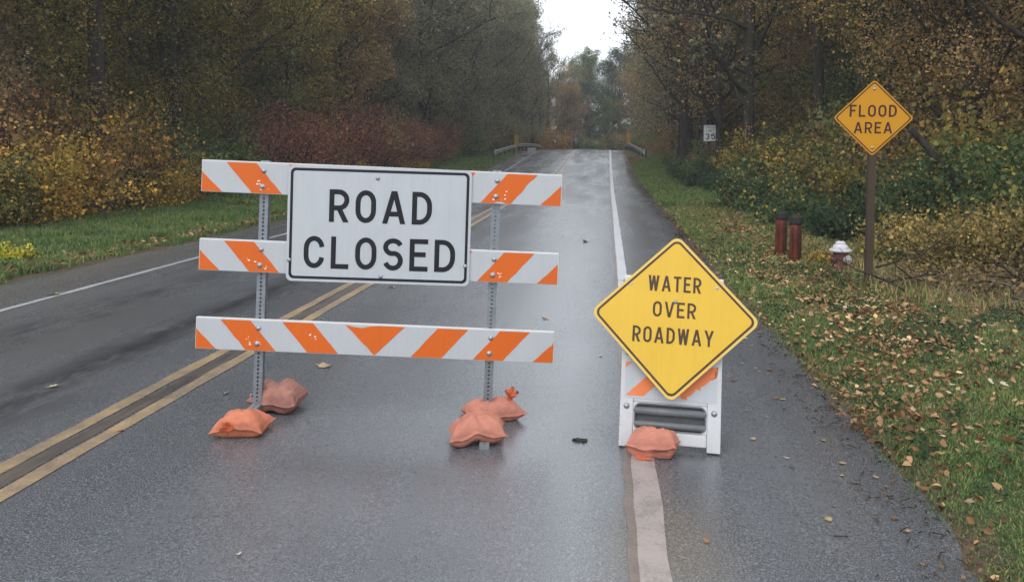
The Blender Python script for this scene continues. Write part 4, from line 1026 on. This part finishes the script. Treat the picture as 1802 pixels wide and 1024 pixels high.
# ------------------------------------------------------------------ heap of cut brush on the right verge
bx0, by0 = 5.05, 10.9
bp = thing('brush_heap', 'heap of cut grey and brown branches right of the flood sign post', 'brush heap', (bx0, by0, gz(bx0, by0)))
g = np.random.default_rng(77)
for k in range(34):
    L_ = g.uniform(.7, 1.9); a_ = g.normal(0, .55) + (math.pi if g.uniform() < .5 else 0); st_ = (g.normal(0, .75), g.normal(0, .38), g.uniform(.03, .30))
    P = curve(st_, (math.cos(a_), math.sin(a_) * .8, g.normal(.04, .14)), L_, 8, g, .55, -.05)
    P[:, 2] = np.maximum(P[:, 2], .02)
    polys = [(P, g.uniform(.008, .020) * np.linspace(1, .35, 8))]; sd_ = [5]
    for j in range(5):
        i_ = g.integers(1, 7); d_ = P[i_] - P[i_ - 1]; d_ = d_ / np.linalg.norm(d_) + g.normal(0, .6, 3); q = curve(P[i_], d_, L_ * g.uniform(.2, .45), 5, g, .5, 0); q[:, 2] = np.maximum(q[:, 2], .015)
        polys.append((q, np.linspace(.006, .003, 5))); sd_.append(3)
    V, F = tubes(polys, sd_); link('branch', mesh_np('branch', V, [F], None, True), M_palebark if k % 5 == 0 else M_bark, bp)
P = np.stack([g.normal(0, .9, 2600), g.normal(0, .42, 2600), np.abs(g.normal(0, .16, 2600)) + .02], 1)
V, F, TT = leaves(P, .055, g, clump=g.uniform(.05, .45, 2600)); V[:, 2] = np.maximum(V[:, 2], .01)
tag(link('withered_leaves', mesh_np('withered_leaves', V, [F], TT), LM['brown'], bp), kind='stuff')
# leaning dark limbs in the right-hand wood
def limb(label, pts, rad, name='fallen_limb'):
    P = np.array(pts, float); tt = np.linspace(0, 1, len(P)); t2 = np.linspace(0, 1, 14)
    Q = np.stack([np.interp(t2, tt, P[:, k]) for k in range(3)], 1) + np.random.default_rng(len(pts)).normal(0, .010, (14, 3))
    Q0 = Q[0].copy(); V, F = tubes([(Q - Q0, np.interp(t2, [0, 1], rad))], [9])
    tag(link(name, mesh_np(name, V, [F], None, True), M_bark, None, Q0), label, 'branch')
limb('dark leaning dead trunk in the wood behind the flood sign', [(7.3, 15.3, gz(7.3, 15.3) - .1), (6.6, 15.4, .75), (5.95, 15.5, 1.45), (5.45, 15.7, 2.1)], (.10, .06))
limb('dark bare limb reaching in at the top right corner', [(8.7, 14.3, 2.7), (7.6, 14.1, 3.15), (6.9, 14.0, 3.3), (6.1, 13.9, 3.75), (5.4, 13.8, 4.5)], (.075, .02), 'bare_limb')

# ------------------------------------------------------------------ grass
def blades(n, xf, yf, h, wd, seed, hue=.35, mask=None):
    g = np.random.default_rng(seed); x = xf(g, n); y = yf(g, n)
    if mask is not None: k = mask(x, y, g); x, y = x[k], y[k]; n = len(x)
    z = ground_z(x, y); az = g.uniform(0, 6.283, n); H_ = h * g.uniform(.45, 1.35, n) * (1 + .45 * hnoise(x * 1.7, y * 1.7)); ln = g.uniform(.2, .95, n) * H_
    dx, dy = np.cos(az), np.sin(az); wx, wy = -dy * wd / 2, dx * wd / 2
    B = np.stack([x, y, z - .01], 1)
    V = np.stack([B + np.stack([wx, wy, 0 * x], 1), B - np.stack([wx, wy, 0 * x], 1),
                  B + np.stack([dx * ln * .35 - wx * .7, dy * ln * .35 - wy * .7, H_ * .6], 1), B + np.stack([dx * ln * .35 + wx * .7, dy * ln * .35 + wy * .7, H_ * .6], 1),
                  B + np.stack([dx * ln, dy * ln, H_ * .95], 1)], 1).reshape(-1, 3)
    i = np.arange(n)[:, None] * 5
    hu = np.clip(hue + .22 * hnoise(x * .8 + 4, y * .8) + g.normal(0, .2, n), 0, 1)
    T = np.repeat(np.stack([hu, g.uniform(0, 1, n), hu * 0, hu * 0 + 1], 1), 5, 0)
    return V, i + np.array([[0, 1, 2, 3]]), i + np.array([[3, 2, 4]]), T
def grass(name, label, sets):
    Vs, F4, F3, Ts, b = [], [], [], [], 0
    for s in sets:
        V, q, t_, T = s; Vs.append(V); F4.append(q + b); F3.append(t_ + b); Ts.append(T); b += len(V)
    me = mesh_np(name, np.concatenate(Vs), [np.concatenate(F4), np.concatenate(F3)], np.concatenate(Ts))
    return tag(link(name, me, M_grass), label, 'grass', None, 'stuff')
def edge_r(x, y, g): # keep off the asphalt with a ragged edge, thin out into the wood
    return (x > 1.62 + .16 * hnoise(x * 3, y * 2) + .10 * g.normal(size=len(x))) & (g.uniform(size=len(x)) < np.clip(1.25 - sstep(2.8, 5.2, x) + .35 * hnoise(x * .9, y * .9), .12, 1))
U = lambda a, b: (lambda g, n: g.uniform(a, b, n))
PW = lambda a, b, e: (lambda g, n: a + (b - a) * g.uniform(0, 1, n) ** e)
grass('verge_grass', 'short mossy grass on the right verge', [
    blades(190000, U(1.55, 5.0), PW(2.8, 11, 1.3), .034, .008, 1, .40, edge_r),
    blades(100000, U(1.6, 6.5), PW(10, 26, 1.2), .065, .016, 2, .38, edge_r),
    blades(60000, U(1.6, 6.5), PW(25, 66, 1.2), .14, .035, 3, .32, edge_r),
    blades(5000, U(3.2, 5.6), U(9.6, 15.5), .15, .012, 4, .75)])
def edge_l(x, y, g): return (x < -8.05 + .15 * hnoise(x * 3, y * 2)) & (g.uniform(size=len(x)) < np.clip(1.3 - sstep(11.5, 13, -x) + .25 * hnoise(x, y), .1, 1))
grass('bank_grass', 'green grass strip on the left bank', [
    blades(90000, U(-13.2, -8.0), PW(8.5, 24, 1.2), .11, .014, 5, .26, edge_l),
    blades(70000, U(-13.2, -8.0), PW(23, 72, 1.3), .16, .035, 6, .28, edge_l)])

# ------------------------------------------------------------------ fallen leaves
def leaf_mesh(i):
    g = np.random.default_rng(300 + i); bm = bmesh.new()
    lob = [(0, -.5), (.14, -.34), (.40, -.30), (.30, -.12), (.52, .10), (.26, .12), (.20, .30), (0, .56), (-.22, .28), (-.27, .10), (-.5, .12), (-.31, -.10), (-.38, -.32), (-.14, -.34)]
    if i % 3 == 2: lob = [(0, -.5), (.2, -.25), (.27, .05), (.18, .32), (0, .55), (-.2, .3), (-.26, .02), (-.18, -.28)]
    c = bm.verts.new((0, 0, .02)); cup = g.uniform(.15, .55); tw = g.normal(0, .3)
    vs = [bm.verts.new((x * g.uniform(.85, 1.1), y * g.uniform(.9, 1.05), cup * (x * x + .4 * y * y) + tw * x * y + .02)) for x, y in lob]
    for k in range(len(vs)): bm.faces.new((c, vs[k], vs[(k + 1) % len(vs)]))
    a = bm.verts.new((.02, -.5, .03)); b = bm.verts.new((-.02, -.5, .03)); d = bm.verts.new((g.normal(0, .06), -.9, .10)); bm.faces.new((a, d, b))
    me = bpy.data.meshes.new('leaf'); bm.to_mesh(me); bm.free(); return me
LC = [('tan', (.30, .20, .105)), ('pale yellow', (.38, .28, .10)), ('brown', (.125, .062, .028)), ('russet', (.20, .085, .032)), ('cream', (.42, .36, .25))]
leaf_mats = []
for nm, c_ in LC:
    t = NT('fallen_leaf_' + nm.replace(' ', '_')); n_ = t.noise(t.coord(), 5, 4, .6); oi = t.n('ShaderNodeObjectInfo')
    c = t.mix(t.ramp(n_, [(.4, 0), (.7, 1)]), c_, tuple(k * .55 for k in c_)); hv = t.n('ShaderNodeHueSaturation'); t.l(c, hv.inputs['Color'])
    t.l(t.math('ADD', .7, t.math('MULTIPLY', oi.outputs['Random'], .5)), hv.inputs['Value']); leaf_mats.append(t.bsdf(hv.outputs[0], .45, spec=.4))
lm = [leaf_mesh(i) for i in range(6)]
g = np.random.default_rng(5)
def fallen(x, y, z, s, ci, label, group=None, flat=.22):
    o = bpy.data.objects.new('fallen_leaf', with_mat(lm[int(g.integers(0, 6))], leaf_mats[ci])); C.objects.link(o)
    o.location = (x, y, z); o.scale = (s, s, s); o.rotation_euler = (g.normal(0, flat), g.normal(0, flat), g.uniform(0, 6.28))
    tag(o, label, 'leaf', group); return o
cnt = 0
while cnt < 230:
    y = 3.1 + 8.5 * g.uniform() ** 1.25; x = 1.65 + 3.6 * g.uniform()
    if x > .46 * y + .2: continue
    drift = math.exp(-((x - (1.9 + .17 * (y - 3.0) + .25 * math.sin(y))) / .55) ** 2)
    if g.uniform() > .22 + .78 * drift * sstep(4.5, 6.5, y): continue
    ci = int(g.choice(5, p=[.36, .14, .18, .14, .18]))
    fallen(x, y, gz(x, y) + .045, g.uniform(.028, .068), ci, f'{LC[ci][0]} fallen leaf on the grass of the right verge', f'{LC[ci][0]} leaves fallen on the right verge', .3); cnt += 1
for k in range(52):
    y = 3.4 + 8 * g.uniform() ** 1.3; x = 1.5 - abs(g.normal(0, .38)) - .02
    if x > .46 * y: continue
    ci = int(g.choice(5, p=[.3, .1, .3, .1, .2]))
    fallen(x, y, roadtop(x, y) + .004, g.uniform(.025, .06), ci, f'small {LC[ci][0]} leaf on the wet right shoulder', f'{LC[ci][0]} leaves on the right shoulder', .08)
for x, y, s, ci, l in ((-.4, 15.2, .17, 4, 'pale curled leaf on the right lane beyond the barricade'), (-.62, 8.25, .11, 2, 'upright curled brown leaf on the lane between the two barricades'), (-2.6, 9.7, .10, 4, 'small pale leaf beneath the ROAD CLOSED sign'),
                       (-2.2, 6.15, .13, 0, 'flat tan leaf below the bottom rail'), (-3.95, 5.4, .09, 4, 'pale leaf on the left lane beside the dark streak'), (-6.6, 9.1, .16, 1, 'yellow leaf on the left edge line'), (-2.62, 5.35, .06, 4, 'tiny pale leaf between the yellow line and the left post'),
                       (-2.9, 4.55, .05, 3, 'tiny reddish leaf on the near yellow stripe'), (-1.55, 3.25, .03, 4, 'tiny pale fleck on the asphalt at the bottom of the picture'), (-.05, 6.9, .05, 4, 'small pale leaf on the lane behind the diamond sign')):
    fallen(x, y, roadtop(x, y) + .004, s, ci, l, None, .25)
def litter(name, label, n, xf, yf, size, seed, mask, zf=ground_z, lift=.04, mat=None):
    g = np.random.default_rng(seed); x = xf(g, n); y = yf(g, n); k = mask(x, y, g); x, y = x[k], y[k]; n = len(x)
    P = np.stack([x, y, zf(x, y) + lift * g.uniform(.2, 1.1, n)], 1)
    V, F, T = leaves6(P, (size * np.clip(.62 + y * .035, .6, 1.3))[:, None], g, up=2.2, clump=np.clip(.42 + .34 * hnoise(x * 1.4, y * 1.4), 0, 1))
    tag(link(name, mesh_np(name, V, [F], T), mat or M_litter), label, 'leaves', None, 'stuff')
def drift_mask(x, y, g):
    d = np.exp(-((x - (1.9 + .10 * np.minimum(y - 3, 10) + .3 * np.sin(y * .9))) / .7) ** 2)
    return g.uniform(size=len(x)) < .05 + .8 * d * np.clip(.75 + .6 * hnoise(x * 1.1, y * 1.1), 0, 1) * sstep(4.2, 6.5, y) * (1 - .75 * sstep(13, 22, y)) + .30 * sstep(4, 6, x) * (1 - sstep(12, 20, y))
litter('leaf_litter', 'scattered brown and tan leaf litter on the right verge', 105000, U(1.5, 7.5), PW(3, 28, 1.3), .046, 8, drift_mask)
litter('roadside_litter', 'fallen leaves along the edge of the left grass strip', 9000, lambda g, n: -8.2 - np.abs(g.normal(0, .30, n)) , PW(8.5, 60, 1.6), .085, 9, lambda x, y, g: g.uniform(size=len(x)) < .35 + .5 * hnoise(x, y * .6))
litter('edge_debris', 'crumbs of soil and rotten leaves along the broken asphalt edge', 13000, lambda g, n: 1.62 - .04 + .13 * g.normal(size=n) + .05 * np.sign(g.normal(size=n)), PW(3, 40, 1.4), .020, 14,
       lambda x, y, g: g.uniform(size=len(x)) < np.clip(.35 + .8 * hnoise(x * .5, y * 1.3), .03, 1), zf=lambda x, y: np.maximum(ground_z(x, y), np.where(x < 1.66, road_z(np.minimum(x, 1.6), y) + .03, -9)), lift=.012, mat=M_crumbs)
def weeds(name, label, n, xf, yf, size, seed, pal):
    g = np.random.default_rng(seed); x = xf(g, n); y = yf(g, n)
    k = (hnoise(x * 1.9 + 7, y * 1.6) + .5 * hnoise(x * 5, y * 5) > .12) & (np.abs(x) > 1.75 + .1 * g.normal(size=n)); x, y = x[k], y[k]; n = len(x)
    P = np.stack([x, y, ground_z(x, y) + .012 + .05 * g.uniform(0, 1, n) ** 1.5 * (1 + hnoise(x, y))], 1)
    V, F, T = leaves(P, size, g, up=1.1, fold=.12, clump=np.clip(.5 + .3 * hnoise(x * 2.2, y * 2.2), 0, 1))
    tag(link(name, mesh_np(name, V, [F], T), pal), label, 'weeds', None, 'stuff')
weeds('clover', 'low broad-leaved weeds in the right verge grass', 60000, U(1.6, 5.5), PW(2.9, 16, 1.2), .030, 21, LM['bramble'])
weeds('bank_weeds', 'low broad-leaved weeds in the left grass strip', 26000, U(-12.8, -8.3), PW(8.5, 34, 1.2), .06, 22, LM['green'])
# twigs and dark crumbs along the shoulder
V_, F_ = [], []
polys, sd_ = [], []
for k in range(90):
    y = 3.6 + 12 * g.uniform() ** 1.4; x = 1.6 - abs(g.normal(0, .16)); L_ = g.uniform(.02, .09); a_ = g.uniform(0, 3.14); z = roadtop(min(x, 1.5), y) + .006
    P = np.array([(x + L_ * (i - 1) * math.cos(a_) * .5 + g.normal(0, .006), y + L_ * (i - 1) * math.sin(a_) * .5 + g.normal(0, .006), z + (.008 if i == 1 else 0)) for i in range(3)])
    polys.append((P, np.array([.003, .004, .002]))); sd_.append(4)
V, F = tubes(polys, sd_)
tag(link('twig_litter', mesh_np('twig_litter', V, [F], None, True), M_bark), 'dark twigs and crumbs along the right shoulder edge', 'twigs', None, 'stuff')
bm = bmesh.new()
bmesh.ops.create_icosphere(bm, subdivisions=2, radius=1, matrix=Matrix.Translation((0, 0, .004)) @ Matrix.Diagonal((.045, .022, .010, 1)))
for v in bm.verts: v.co *= 1 + .5 * mnoise.noise(v.co * 60)
for k in range(6):
    m = Matrix.Translation((g.uniform(-.045, .05), g.uniform(-.016, .016), .006)) @ Matrix.Rotation(g.uniform(0, 3), 4, 'Z') @ Matrix.Diagonal((.020, .010, .006, 1)); bmesh.ops.create_icosphere(bm, subdivisions=1, radius=1, matrix=m)
o = bm_obj('mud_clod', bm, M_pipetop, None, loc=(-.16, 4.86, roadtop(-.16, 4.86))); tag(o, 'dark clod of mud and wet leaves on the lane between the barricades', 'clod')
